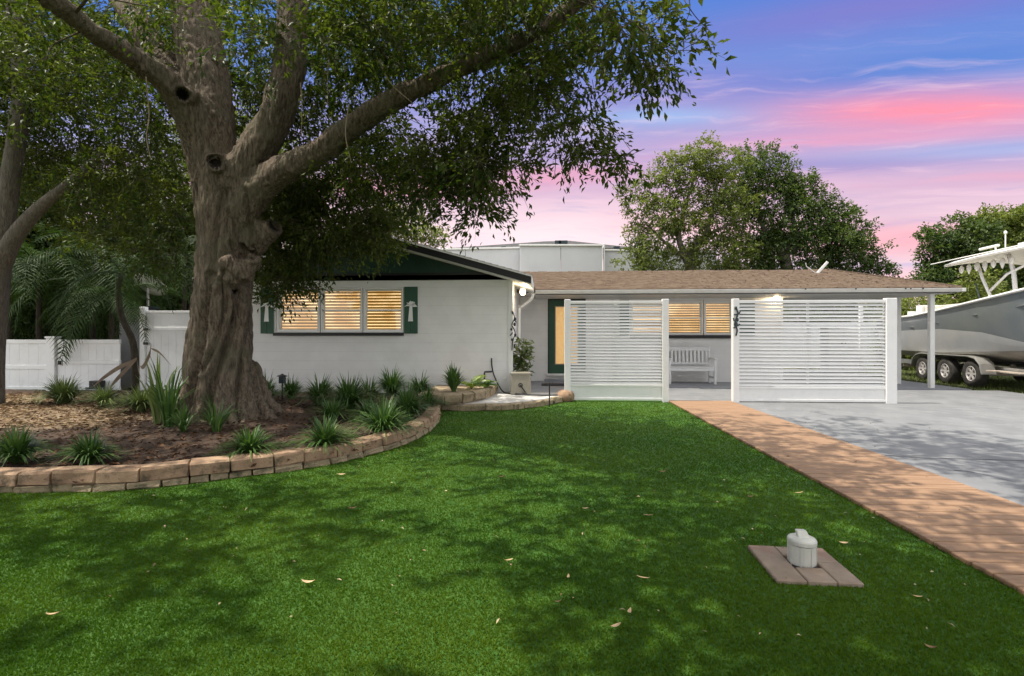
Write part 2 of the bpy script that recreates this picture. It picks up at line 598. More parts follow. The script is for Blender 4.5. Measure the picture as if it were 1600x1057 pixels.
def np_mesh(name, verts, faces, m, tint=None, smooth=False):
    """mesh straight from arrays (all faces with the same number of corners)"""
    me = bpy.data.meshes.new(name)
    nv, (nf, k) = len(verts), faces.shape
    me.vertices.add(nv)
    me.vertices.foreach_set('co', np.asarray(verts, dtype=np.float32).ravel())
    me.loops.add(nf * k)
    me.loops.foreach_set('vertex_index', faces.astype(np.int32).ravel())
    me.polygons.add(nf)
    me.polygons.foreach_set('loop_start', np.arange(nf, dtype=np.int32) * k)
    if smooth:
        me.polygons.foreach_set('use_smooth', np.ones(nf, dtype=bool))
    me.update(calc_edges=True)
    if tint is not None:
        a = me.attributes.new('tint', 'FLOAT', 'FACE')
        a.data.foreach_set('value', np.asarray(tint, dtype=np.float32))
    me.materials.append(m)
    return me


def nrm(a):
    return a / np.maximum(np.linalg.norm(a, axis=-1, keepdims=True), 1e-9)


def leaf_arrays(c, d, n, L, Wd, fold=.25):
    """folded pointed leaves: base c, direction d, normal n"""
    s = nrm(np.cross(d, n))
    n = np.cross(s, d)
    L = L[:, None]
    Wd = Wd[:, None]
    v0 = c
    v2 = c + d * L - n * L * .10
    mid = c + d * L * .5
    v1 = mid + s * Wd * .5 + n * Wd * fold
    v3 = mid - s * Wd * .5 + n * Wd * fold
    v = np.stack([v0, v1, v2, v3], 1).reshape(-1, 3)
    k = np.arange(len(c))[:, None] * 4
    f = np.stack([k + [0, 1, 2], k + [0, 2, 3]], 1).reshape(-1, 3)
    return v, f


def sprays(P, D, length, per, L, Wd, droop=.25, spread=.9, tb=None, jit=.3):
    """leafy twigs: each of the N twigs carries `per` leaves; returns arrays"""
    N = len(P)
    t = np.tile(np.linspace(.12, 1.0, per), (N, 1)) + rng.normal(0, .03, (N, per))
    ln = (length * rng.uniform(.7, 1.3, N))[:, None]
    pos = P[:, None, :] + D[:, None, :] * (t * ln)[..., None]
    pos[..., 2] -= droop * (t ** 2) * ln
    pos += rng.normal(0, .02 + .05 * length, pos.shape)
    rnd = nrm(rng.normal(0, 1, (N, per, 3)))
    d = nrm(D[:, None, :] * .7 + rnd * spread + np.array([0, 0, -.25]))
    n = nrm(rng.normal(0, .55, (N, per, 3)) + np.array([0, 0, 1.0]))
    Ls = L * rng.uniform(.65, 1.25, N * per)
    v, f = leaf_arrays(pos.reshape(-1, 3), d.reshape(-1, 3), n.reshape(-1, 3), Ls, Ls * Wd / L)
    if tb is None:
        tb = rng.uniform(.2, .7, N)
    ti = np.clip(np.repeat(tb, per) + rng.normal(0, .18, N * per), 0, 1)
    return v, f, np.repeat(ti, 2)


def cat_arrays(parts):
    vs, fs, ts, k = [], [], [], 0
    for v, f, t in parts:
        vs.append(v)
        fs.append(f + k)
        ts.append(t)
        k += len(v)
    return np.concatenate(vs), np.concatenate(fs), np.concatenate(ts)


def in_poly(x, y, poly):
    c = np.zeros(len(x), bool)
    n = len(poly)
    for i in range(n):
        x1, y1 = poly[i][0], poly[i][1]
        x2, y2 = poly[(i + 1) % n][0], poly[(i + 1) % n][1]
        hit = ((y1 > y) != (y2 > y)) & (x < (x2 - x1) * (y - y1) / ((y2 - y1) if y2 != y1 else 1e-9) + x1)
        c ^= hit
    return c


def resample(pts, step):
    pts = [Vector(p) for p in pts]
    out, acc = [pts[0].copy()], 0.0
    for a, b in zip(pts, pts[1:]):
        L = (b - a).length
        t = step - acc
        while t <= L:
            out.append(a + (b - a) * (t / L))
            t += step
        acc = L - (t - step)
    return out


def catmull(pts, k=6):
    pts = [Vector(p) for p in pts]
    q = [pts[0] * 2 - pts[1]] + pts + [pts[-1] * 2 - pts[-2]]
    out = []
    for i in range(1, len(q) - 2):
        for j in range(k):
            t = j / k
            a, b, c, d = q[i - 1], q[i], q[i + 1], q[i + 2]
            out.append(.5 * ((2 * b) + (c - a) * t + (2 * a - 5 * b + 4 * c - d) * t * t + (3 * b - a - 3 * c + d) * t ** 3))
    out.append(pts[-1].copy())
    return out


# =================================================================== THE GROUND
YW, YB, YE, YS = 10.4, 13.8, 12.3, 9.93       # wing front wall, porch back wall, porch eave, screens
WX0, WX1 = -6.7, -.64                        # front wing
DX0, DX1 = 2.38, 3.56                        # boardwalk


def sheet(name, poly, z, m, kind='structure', thick=.0):
    mb = MB()
    if thick:
        mb.prism([(p[0], p[1], z - thick) for p in poly], (0, 0, thick))
    else:
        mb.add([(p[0], p[1], z) for p in poly], [tuple(range(len(poly)))])
    o = mb.build(name, M[m])
    me = o.data
    o['kind'] = kind
    return o


sheet('ground', [(-400, -60), (400, -60), (400, 700), (-400, 700)], -.06, 'ground')
lawn = sheet('lawn', [(-14, -6), (DX0 - .005, -6), (DX0 - .005, 10.35), (-14, 10.35)], 0.0, 'turf')
sheet('verge', [(9.9, 2), (40, 2), (40, 40), (9.9, 40)], -.03, 'ground')

# driveway: slabs parted by open joints
drive = sheet('driveway', [(DX1 + .004, -6), (10.35, -6), (10.35, 12.3), (DX1 + .004, 12.3)], -.012, 'crack')
ysl = [-6, 1.6, 5.66, 9.35, 12.28]
for y0, y1 in zip(ysl, ysl[1:]):
    for x0, x1 in ((DX1 + .01, 7.0), (7.012, 10.34)):
        o = MB().box((x0, y0 + .006, -.011), (x1, y1 - .006, .012)).build('slab', M['drive'], drive, .003)
# wandering cracks, open down to the dark
for pts in ([(1490, 735), (1520, 738), (1555, 746), (1600, 757), (1660, 772)], [(1340, 706), (1400, 713), (1450, 716), (1530, 718), (1620, 721)]):
    pp = [PG(a, b, .0135) for a, b in pts]
    pp = catmull(pp, 5)
    mb = MB()
    for i, p in enumerate(pp):
        w = .007 * (1 + .8 * math.sin(i * 1.7)) + .004
        mb.v += [tuple(p + Vector((0, -w, 0))), tuple(p + Vector((0, w, 0)))]
    mb.f = [(2 * i, 2 * i + 2, 2 * i + 3, 2 * i + 1) for i in range(len(pp) - 1)]
    mb.build('crack', M['crack'], drive)
porch = sheet('porch_floor', [(WX1 + .2, 10.36), (DX0 + .02, 10.36), (DX0 + .02, 12.30), (9.75, 12.30), (9.75, 18.2), (WX1 + .2, 18.2)], .035, 'porch', thick=.1)
sheet('porch_apron', [(DX0 + .02, 10.02), (DX1 + .1, 10.02), (DX1 + .1, 12.29), (DX0 + .02, 12.29)], .02, 'drive', thick=.1)

# boardwalk, plank by plank
deck = bpy.data.objects.new('boardwalk', None)
COL.objects.link(deck)
deck['kind'] = 'structure'
ORG[deck.name] = Vector((0, 0, 0))
pm = None
y = 1.55
i = 0
pmeshes = [MB().box((-.588, -.0635, -.02), (.588, .0635, .012)).mesh('plank', M['deck'], bevel=.005) for k in range(1)]
while y < 10.02:
    o = link('plank', pmeshes[0], deck, ((DX0 + DX1) / 2 + random.uniform(-.004, .004), y, .016 + random.uniform(-.0012, .0012)))
    o.rotation_euler = (0, 0, random.uniform(-.002, .002))
    y += .1395
    i += 1
B('gap_shade', (DX0 + .01, -1.0, -.03), (DX1 - .01, 10.0, -.008), 'black', deck, 0)  # black sheet under the planks, painted shade for the gaps

# =================================================================== GARDEN BED
edge_px = [(-160, 772), (-60, 772), (0, 771), (70, 770), (190, 767), (250, 762), (330, 752), (440, 738), (500, 729), (560, 716), (620, 699), (660, 682), (684, 662), (687, 648)]
edge = catmull([PG(a, b) for a, b in edge_px], 5)
path_px = [(664, 637), (690, 642), (740, 643), (800, 641), (850, 635), (884, 628)]
pathe = catmull([PG(a, b) for a, b in path_px], 5)
planter_px = [(652, 629), (680, 632), (712, 631), (745, 627), (768, 619), (781, 608)]
plante = catmull([PG(a, b, .13) for a, b in planter_px], 5)
bed_poly = [(p.x, p.y) for p in edge] + [(pathe[0].x, pathe[0].y), (plante[0].x, plante[0].y), (plante[0].x, 10.42), (-16, 10.6), (-16, edge[0].y)]


def bed_z(x, y):
    return .085 + .05 * mnoise.noise(Vector((x * .6, y * .6, 3))) + .05 * math.exp(-((x + 3.6) ** 2 + (y - 7.3) ** 2) / 1.4)


# mulch ground: a fine grid kept inside the bed outline
bpx = np.array(bed_poly)
gx = np.arange(-13, 0.2, .07)
gy = np.arange(3.3, 10.65, .07)
GX, GY = np.meshgrid(gx, gy)
ZZ = np.array([[bed_z(a, b) + .018 * mnoise.noise(Vector((a * 7, b * 7, 0))) for a in gx] for b in gy])
inside = in_poly(GX.ravel() + .0, GY.ravel() + .0, bed_poly).reshape(GX.shape)
# pull the sheet a little inside the stones
vid = -np.ones(GX.shape, int)
verts = []
faces = []
nyy, nxx = GX.shape
quad_in = inside[:-1, :-1] & inside[1:, :-1] & inside[:-1, 1:] & inside[1:, 1:]
for a in range(nyy - 1):
    for b in range(nxx - 1):
        if quad_in[a, b]:
            q = []
            for da, db in ((0, 0), (0, 1), (1, 1), (1, 0)):
                if vid[a + da, b + db] < 0:
                    vid[a + da, b + db] = len(verts)
                    verts.append((GX[a + da, b + db], GY[a + da, b + db], ZZ[a + da, b + db]))
                q.append(vid[a + da, b + db])
            faces.append(q)


def mulch_mat():
    m, N, b = principled('mulch_bed')
    g = N.n('ShaderNodeNewGeometry')
    sp = N.n('ShaderNodeSeparateXYZ')
    N.t.links.new(g.outputs['Position'], sp.inputs[0])
    n = N.noise(g.outputs['Position'], 1.3, 4)
    # pale tan by the left fence: dry straw plus a painted sun patch
    x = N.m('ADD', sp.outputs[0], N.m('MULTIPLY', N.m('SUBTRACT', n, .5), 2.2))
    yy = N.m('ADD', sp.outputs[1], N.m('MULTIPLY', N.m('SUBTRACT', n, .5), 1.6))
    straw = N.m('MULTIPLY', N.m('SUBTRACT', 1.0, N.ss(x, -6.3, -5.4)), N.m('MULTIPLY', N.ss(yy, 5.9, 6.5), N.m('SUBTRACT', 1.0, N.ss(yy, 9.2, 10.0))))
    f = N.noise(g.outputs['Position'], 18, 6, .7)
    dk = N.mix(f, (.030, .018, .011), (.095, .056, .034))
    lt = N.mix(f, (.15, .10, .06), (.36, .27, .175))
    N.t.links.new(N.mix(straw, dk, lt), b.inputs['Base Color'])
    b.inputs['Roughness'].default_value = .95
    bn = N.n('ShaderNodeBump')
    bn.inputs['Strength'].default_value = 1.0
    bn.inputs['Distance'].default_value = .02
    N.t.links.new(N.noise(g.outputs['Position'], 55, 6, .7), bn.inputs['Height'])
    N.t.links.new(bn.outputs[0], b.inputs['Normal'])
    return m


me = np_mesh('mulch_bed', np.array(verts), np.array(faces), mulch_mat(), smooth=True)
bed = link('mulch_bed', me)
bed['kind'] = 'structure'

# bark chips and dead leaves, uncountable
N_ch = 16000
cx_ = rng.uniform(-11, -.4, N_ch)
cy_ = 3.9 + (rng.uniform(0, 1, N_ch) ** 1.4) * 6.3
k = in_poly(cx_, cy_, bed_poly)
cx_, cy_ = cx_[k], cy_[k]
cz_ = np.array([bed_z(a, b) for a, b in zip(cx_, cy_)]) + rng.uniform(.005, .03, len(cx_))
th = rng.uniform(0, 2 * np.pi, len(cx_))
d = nrm(np.stack([np.cos(th), np.sin(th), rng.normal(0, .25, len(th))], 1))
n = nrm(rng.normal(0, .35, (len(th), 3)) + [0, 0, 1])
Ls = rng.uniform(.03, .085, len(th))
v, f = leaf_arrays(np.stack([cx_, cy_, cz_], 1), d, n, Ls, Ls * rng.uniform(.25, .5, len(th)), .15)
M['chip'] = leafmat('bark_chip', (.038, .020, .012), (.155, .085, .045), .05, .85, .1)
tt = np.clip(rng.beta(1.2, 2.4, len(th)), 0, 1)
o = link('bark_mulch', np_mesh('bark_mulch', v, f, M['chip'], np.repeat(tt, 2)))
setp(o, 'brown bark chips and dead leaves spread over the bed', 'mulch', kind='stuff')
# straw on the sunny left end
N_s = 9000
cx_ = rng.uniform(-11, -4.3, N_s)
cy_ = rng.uniform(6.2, 9.8, N_s)
k = in_poly(cx_, cy_, bed_poly) & (rng.uniform(0, 1, N_s) < np.clip((-5.4 - cx_) / 1.0, 0, 1))
cx_, cy_ = cx_[k], cy_[k]
cz_ = np.array([bed_z(a, b) for a, b in zip(cx_, cy_)]) + rng.uniform(.004, .02, len(cx_))
th = rng.normal(0.2, .9, len(cx_))
d = nrm(np.stack([np.cos(th), np.sin(th), rng.normal(0, .15, len(th))], 1))
v, f = leaf_arrays(np.stack([cx_, cy_, cz_], 1), d, nrm(rng.normal(0, .3, (len(th), 3)) + [0, 0, 1]), rng.uniform(.06, .16, len(th)), rng.uniform(.008, .02, len(th)), .1)
M['straw'] = leafmat('straw', (.15, .095, .055), (.40, .30, .19), .05, .85, .1)
o = link('dry_straw', np_mesh('dry_straw', v, f, M['straw'], np.repeat(rng.uniform(0, 1, len(th)), 2)))
setp(o, 'pale dry straw on the left end of the bed', 'straw', kind='stuff')


def stone_mesh(lx, ly, lz, m, seed, rough=.012, bev=.022):
    rs = random.Random(seed)
    mb = MB().box((-lx / 2, -ly / 2, 0), (lx / 2, ly / 2, lz))
    me = bpy.data.meshes.new('stone')
    bm = bmesh.new()
    bv = [bm.verts.new(v) for v in mb.v]
    for f in mb.f:
        bm.faces.new([bv[i] for i in f])
    bmesh.ops.bevel(bm, geom=bm.edges[:], offset=bev, segments=1, profile=.5, affect='EDGES')
    for v in bm.verts:
        v.co += Vector((rs.uniform(-1, 1), rs.uniform(-1, 1), rs.uniform(-.6, .6))) * rough
    bm.to_mesh(me)
    bm.free()
    me.materials.append(m)
    return me


def stone_wall(root, curve, lens, depth, h, z, m, variants, seed, inward, gap=.006, rough=.012, tilt=.02, bev=.022):
    """stones laid end to end along a curve"""
    rs = random.Random(seed)
    metas = [stone_mesh(1, depth, h, m, seed * 31 + q, rough, bev) for q in range(variants)]
    cum = [0]
    for a, b in zip(curve, curve[1:]):
        cum.append(cum[-1] + (b - a).length)

    def at(s):
        s = max(0, min(cum[-1] - 1e-4, s))
        for i in range(len(cum) - 1):
            if cum[i + 1] >= s:
                t = (s - cum[i]) / max(1e-6, cum[i + 1] - cum[i])
                return curve[i].lerp(curve[i + 1], t)
    s = 0
    while s < cum[-1] - .06:
        L = rs.uniform(*lens)
        a, b = at(s), at(min(s + L, cum[-1]))
        ln = (b - a).length
        if ln < .05:
            break
        ang = math.atan2(b.y - a.y, b.x - a.x)
        nx, ny = -math.sin(ang) * inward, math.cos(ang) * inward
        mid = (a + b) / 2 + Vector((nx, ny, 0)) * (depth / 2 + rs.uniform(-.012, .012))
        o = link('stone', rs.choice(metas), root, (mid.x, mid.y, z + rs.uniform(-.006, .006)))
        o.rotation_euler = (rs.uniform(-tilt, tilt), rs.uniform(-tilt, tilt), ang)
        o.scale = (ln - gap, 1, rs.uniform(.94, 1.06))
        s += L


t = thing('stone_edging', (-3, 4.5, 0), 'long curved border of tan stone blocks holding the mulch bed above the lawn', 'stone border')
stone_wall(t, edge, (.26, .36), .20, .125, .045, M['stone'], 7, 3, 1, gap=.008, rough=.010)
stone_wall(t, [p + Vector((0, 0, 0)) for p in edge], (.13, .30), .10, .065, -.012, M['rubble'], 5, 5, .75, gap=.012, rough=.013, tilt=.05, bev=.016)
t = thing('path_edging', (0, 8.6, 0), 'rough stone kerb curving along the front of the concrete path', 'stone border')
stone_wall(t, pathe, (.20, .34), .15, .115, -.01, M['rubble'], 5, 11, 1, gap=.004, rough=.010)
cap_pts = [p + Vector((0, .07, 0)) for p in pathe]
t = thing('stone_planter', (-1, 9.3, .12), 'low raised planter of mossy stones against the house corner', 'planter')
stone_wall(t, plante, (.22, .42), .16, .17, .125, M['rubble'], 5, 17, 1, gap=.02, rough=.020, tilt=.05, bev=.03)
soil = [(p.x, p.y + .10) for p in plante] + [(plante[-1].x - .02, 10.37), (plante[0].x, 10.37)]
sm = MB()
sm.prism([(a, b, .12) for a, b in soil], (0, 0, .135)).build('soil', M['sand'], t)
# concrete path behind the kerb
pp = [(p.x, p.y + .13) for p in pathe] + [(.55, 9.95), (.55, 10.35), (WX1 + .1, 10.36), (plante[0].x, 10.36), (plante[0].x, pathe[0].y + .2)]
sheet('front_path', pp, .115, 'path', thick=.1)
bp = PG(886, 629)
bl = MB().lathe((0, 0, 0), [(.001, -.02), (.15, .0), (.185, .06), (.18, .13), (.13, .19), (.06, .215), (.001, .22)], 12)
bl.v = [tuple(Vector(v) * (1 + .14 * mnoise.noise(Vector(v) * 6))) for v in bl.v]
o = bl.build('boulder', M['stone'], None, smooth=True)
o.location = (bp.x - .02, bp.y + .16, 0)
setp(o, 'round tan boulder at the end of the path kerb beside the screen', 'boulder')

# =================================================================== HOUSE
house = thing('house', (1, 12, 0), 'single storey white block house with dark green gable and brown porch roof', 'house')


def bands(x0, x1, z0, z1, holes):
    """rectangles of a wall strip left after its openings are cut out"""
    zs = sorted({z0, z1} | {h[2] for h in holes if z0 < h[2] < z1} | {h[3] for h in holes if z0 < h[3] < z1})
    out = []
    for a, b in zip(zs, zs[1:]):
        zc = (a + b) / 2
        segs = [(x0, x1)]
        for h in holes:
            if h[2] < zc < h[3]:
                ns = []
                for s0, s1 in segs:
                    if h[1] <= s0 or h[0] >= s1:
                        ns.append((s0, s1))
                        continue
                    if h[0] > s0:
                        ns.append((s0, h[0]))
                    if h[1] < s1:
                        ns.append((h[1], s1))
                segs = ns
        out += [(s0, s1, a, b) for s0, s1 in segs]
    return out


def block_wall(u0, u1, face, z0, z1, holes, ch, axis, thick=.18, sgn=1):
    """painted block wall: one part per course, joints set back 5 mm; axis 'x' = facing -Y, 'y' = facing +X"""
    def bx(mb, a, b, c, d, f0, f1):
        if axis == 'x':
            mb.box((a, f0, c), (b, f1, d))
        else:
            mb.box((f0, a, c), (f1, b, d))
    core = MB()
    for s0, s1, a, b in bands(u0, u1, z0, z1, holes):
        bx(core, s0, s1, a, b, face + sgn * .004, face + sgn * thick)
    core.build('wall_core', M['joint'], house)
    z = z0
    while z < z1 - .01:
        zt = min(z + ch, z1)
        cut = any(h[2] < zt and h[3] > z for h in holes)
        for s0, s1, a, b in bands(u0, u1, z + .003, zt - .003, holes):
            mb = MB()
            bx(mb, s0, s1, a, b, face, face + sgn * .02)
            mb.build('block_course', M['wall'], house, 0 if cut else .002)
        z = zt


CH = 14.6 / 800 * 10.4
wz0, wz1 = ZA(520, YW, 530), ZA(450, YW, 530)
wx0, wx1 = XA(432, YW), XA(631, YW)
ztop = ZA(428, YW)
block_wall(WX0, WX1, YW, -.02, ztop, [(wx0, wx1, wz0, wz1)], CH, 'x')
block_wall(YW + .021, YB, WX1, .03, 2.5, [], CH, 'y', sgn=-1)
# porch wall
dx0, dx1 = XA(856, YB), XA(915, YB)
dz0, dz1 = ZA(584, YB, 880), ZA(467, YB, 880)
px0, px1 = XA(985, YB), XA(1146, YB)
pz0, pz1 = ZA(524, YB, 1080), ZA(470, YB, 1080)
PWX = XA(1221, YB)
block_wall(WX1 + .002, PWX, YB, .03, 2.62, [(dx0, dx1, dz0, dz1), (px0, px1, pz0, pz1)], CH, 'x')
B('wall_core', (PWX - .18, YB + .02, .03), (PWX, 18.0, 2.5), 'wall', house, 0)
B('wall_core', (WX0, 18.0, 0), (PWX, 18.2, 2.5), 'wall', house, 0)
B('wall_core', (WX0, YW + .02, 0), (WX0 + .18, 18.0, 2.5), 'wall', house, 0)
# corner board and batten
B('corner_board', (WX1 - .075, YW - .018, .13), (WX1 + .018, YW + .075, 2.5), 'white', house)
B('wall_batten', (XA(958, YB), YB - .03, .03), (XA(965, YB), YB - .001, 2.5), 'white', house)
B('corner_board', (PWX - .06, YB - .03, .03), (PWX + .03, YB + .06, 2.5), 'white', house)


def window_unit(x0, x1, z0, z1, face, parent, rails=.5):
    """double hung unit: frame, two sashes, glass, blind, lit room behind"""
    fr = MB()
    w = .035
    y0, y1 = face - .012, face + .09
    fr.box((x0, y0, z0), (x0 + w, y1, z1)).box((x1 - w, y0, z0), (x1, y1, z1)).box((x0 + w, y0, z1 - w), (x1 - w, y1, z1)).box((x0 + w, y0, z0), (x1 - w, y1, z0 + w))
    wi = fr.build('window', M['white'], parent, 0)
    ORG[wi.name] = org(parent)
    a, b, zm = x0 + w, x1 - w, z0 + (z1 - z0) * rails
    for (za, zb, yy) in ((z0 + w, zm + .018, face + .012), (zm - .018, z1 - w, face + .045)):
        s = MB()
        q = .026
        s.box((a, yy, za), (a + q, yy + .03, zb)).box((b - q, yy, za), (b, yy + .03, zb)).box((a + q, yy, zb - q - .006), (b - q, yy + .03, zb)).box((a + q, yy, za), (b - q, yy + .03, za + q))
        s.build('sash', M['white'], wi, 0)
        g = MB().box((a + q, yy + .012, za + q), (b - q, yy + .016, zb - q - .006))
        g.build('pane', M['glass'], wi, 0)
    bl = MB()
    z = z0 + w + .01
    vv, ff = [], []
    while z < z1 - w:
        bl.add([(a + .006, face + .100, z), (b - .006, face + .100, z), (b - .006, face + .128, z + .046), (a + .006, face + .128, z + .046)], [(0, 1, 2, 3)])
        z += .064
    bo = bl.build('blind', M['blind'], wi, 0)
    bo['kind'] = 'stuff'
    at = bo.data.attributes.new('tint', 'FLOAT', 'FACE')
    at.data.foreach_set('value', [random.uniform(.2, .8) for _ in bo.data.polygons])
    MB().box((a - .01, face + .16, z0 + .01), (b + .01, face + .17, z1 - .01)).build('lit_room', M['lit'], wi, 0)
    return wi


for a, b in ((433, 500), (501.5, 566.5), (568, 630.5)):
    window_unit(XA(a, YW), XA(b, YW), wz0 + .002, wz1 - .002, YW, house)
for a, b in ((986, 1040), (1042, 1098), (1100, 1145)):
    window_unit(XA(a, YB), XA(b, YB), pz0 + .002, pz1 - .002, YB, house)
B('sill', (XA(429, YW), YW - .07, wz0 - .065), (XA(631, YW), YW - .001, wz0 - .001), 'black', house)
B('sill', (XA(984, YB), YB - .08, pz0 - .085), (XA(1148, YB), YB - .001, pz0 - .001), 'black', house)


def palm_emblem(cx, y, cz, h, parent):
    """white cut-out palm tree on a shutter"""
    mb = MB()
    s = h / 2
    q = lambda x, z: (cx + x * s, y, cz + z * s)
    mb.prism([q(-.24, -1), q(.20, -1), q(.13, .35), q(-.11, .35)], (0, -.010, 0))
    for a0, L in ((10, .62), (52, .62), (92, .5), (130, .62), (170, .62)):
        a = R(a0)
        dx, dz = math.cos(a), math.sin(a)
        nx, nz = -dz, dx
        tipx, tipz = dx * L, .42 + dz * L * .85 - .22 * abs(dx)
        mb.prism([q(0, .34), q(dx * L * .5 + nx * .15, .46 + dz * L * .5 + nz * .15), q(tipx, tipz), q(dx * L * .5 - nx * .12, .36 + dz * L * .4 - nz * .12)], (0, -.010 - .002 * (a0 % 3), 0))
    return mb.build('palm_emblem', M['white'], parent, 0)


def shutter(x0, x1, z0, z1, y, n=2, emblem=True):
    s = thing('shutter', ((x0 + x1) / 2, y, z0), None, None)
    s.parent = house
    s.location = Vector(((x0 + x1) / 2, y, z0)) - org(house)
    w = (x1 - x0) / n
    for i in range(n):
        B('board', (x0 + i * w + .002, y - .028, z0), (x0 + (i + 1) * w - .002, y - .002, z1), 'shut', s, .003)
    if emblem:
        palm_emblem((x0 + x1) / 2, y - .0285, z0 + (z1 - z0) * .5, (z1 - z0) * .48, s)
    return s


shutter(XA(408, YW), XA(428, YW), wz0 - .02, wz1 + .01, YW - .002, 2)
shutter(XA(632, YW), XA(653, YW), wz0 - .02, wz1 + .01, YW - .002, 2)
shutter(XA(968, YB), XA(983, YB), pz0 - .02, pz1 + .01, YB - .002, 2, False)
shutter(XA(1155, YB), XA(1179, YB), pz0 - .02, pz1 + .01, YB - .002, 2, False)

# front door
door = MB()
fw = .16
door.box((dx0 + .03, YB + .02, dz0), (dx0 + .03 + fw, YB + .065, dz1 - .04)).box((dx1 - .03 - fw, YB + .02, dz0), (dx1 - .03, YB + .065, dz1 - .04))
door.box((dx0 + .03 + fw, YB + .02, dz1 - .2), (dx1 - .03 - fw, YB + .065, dz1 - .04)).box((dx0 + .03 + fw, YB + .02, dz0), (dx1 - .03 - fw, YB + .065, dz0 + .24))
do = door.build('door', M['shut'], house, 0)
ORG[do.name] = org(house)
gl = B('door_glass', (dx0 + .03 + fw, YB + .035, dz0 + .24), (dx1 - .03 - fw, YB + .05, dz1 - .2), 'doorlit', do, 0)
tr = MB()
x0, x1, z0, z1 = dx0 + .03 + fw, dx1 - .03 - fw, dz0 + .24, dz1 - .2
for a, b, c2, d2 in ((x0, x0 + .025, z0, z1), (x1 - .025, x1, z0, z1), (x0 + .025, x1 - .025, z0, z0 + .025), (x0 + .025, x1 - .025, z1 - .025, z1)):
    tr.box((a, YB + .012, c2), (b, YB + .034, d2))
tr.build('glass_bead', M['tanwall'], do, 0)
MB().tube([(dx1 - .1, YB - .03, 1.05), (dx1 - .18, YB - .03, 1.05)], .012, 8).tube([(dx1 - .1, YB - .03, 1.05), (dx1 - .1, YB + .03, 1.05)], .016, 8).build('handle', M['iron'], do, 0, smooth=True)
df = MB()
df.box((dx0, YB - .015, dz0), (dx0 + .03, YB + .1, dz1)).box((dx1 - .03, YB - .015, dz0), (dx1, YB + .1, dz1)).box((dx0 + .03, YB - .015, dz1 - .04), (dx1 - .03, YB + .1, dz1))
df.build('door_frame', M['black'], house, 0)
B('threshold', (dx0 - .03, YB - .1, dz0 - .05), (dx1 + .03, YB - .001, dz0 - .002), 'white', house)
B('door_step', (dx0 - .1, YB - .3, .03), (dx1 + .1, YB - .101, .10), 'porch', house)

# gable over the wing
RX, RZ = (WX0 + WX1) / 2, 3.415
EX0, EX1, EZ = WX0 - .4, WX1 + .4, 2.45
YF = YW - .42
slope = (RZ - EZ) / (EX1 - RX)
gz = lambda x: RZ - slope * abs(x - RX)
gab = MB().prism([(WX0, YW - .012, ztop + .001), (WX1 - .02, YW - .012, ztop + .001), (WX1 - .02, YW - .012, gz(WX1) - .16), (RX, YW - .012, RZ - .16), (WX0, YW - .012, gz(WX0) - .16)], (0, .1, 0))
gab.build('gable_panel', M['green'], house, 0)
B('gable_trim', (WX0, YW - .035, ztop - .02), (WX1 - .02, YW - .013, ztop + .03), 'black', house, .002)
for s in (-1, 1):
    ex = EX1 if s > 0 else EX0
    x_r = RX
    ro = MB().prism([(x_r, YF + .03, RZ - .10), (ex, YF + .03, EZ - .10), (ex, YF + .03, EZ - .012), (x_r, YF + .03, RZ - .012)], (0, 8.4, 0)).build('roof', M['white'], house, 0)
    ORG[ro.name] = org(house)
    sh = MB()
    # shingle rows stepping up the slope
    nrow = 26
    for i in range(nrow):
        t0, t1 = i / nrow, (i + 1) / nrow
        xa, xb = ex + (x_r - ex) * t0, ex + (x_r - ex) * t1
        za, zb = EZ + (RZ - EZ) * t0, EZ + (RZ - EZ) * t1
        sh.prism([(xa + s * .02, YF + .0, za - .012), (xb, YF + .0, zb - .012), (xb, YF + .0, zb + .004), (xa + s * .02, YF + .0, za + .012)], (0, 8.4, 0))
    so_ = sh.build('shingle', M['roofgrey'], ro, 0)
    so_['kind'] = 'stuff'
    fa = MB().prism([(x_r, YF, RZ - .165), (ex, YF, EZ - .165), (ex, YF, EZ - .035), (x_r, YF, RZ - .035)], (0, .028, 0))
    fa.build('fascia', M['black'], house, 0)
    dr = MB().prism([(x_r, YF - .014, RZ - .036), (ex + s * .012, YF - .014, EZ - .038), (ex + s * .012, YF - .014, EZ - .010), (x_r, YF - .014, RZ - .008)], (0, .03, 0))
    dr.build('drip_edge', M['trim'], house, 0)
    st = MB().prism([(x_r, YF + .029, RZ - .185), (ex, YF + .029, EZ - .185), (ex, YF + .029, EZ - .16), (x_r, YF + .029, RZ - .16)], (0, .41, 0))
    st.build('soffit', M['white'], house, 0)
    wt_ = WX1 if s > 0 else WX0
    st = MB().prism([(wt_, YF + .44, gz(wt_) - .185), (ex, YF + .44, EZ - .185), (ex, YF + .44, EZ - .165), (wt_, YF + .44, gz(wt_) - .165)], (0, 7.9, 0))
    st.build('soffit', M['white'], house, 0)
B('eave_board', (EX1, YF + .001, EZ - .19), (EX1 + .02, YF + 2.0, EZ - .012), 'white', house)

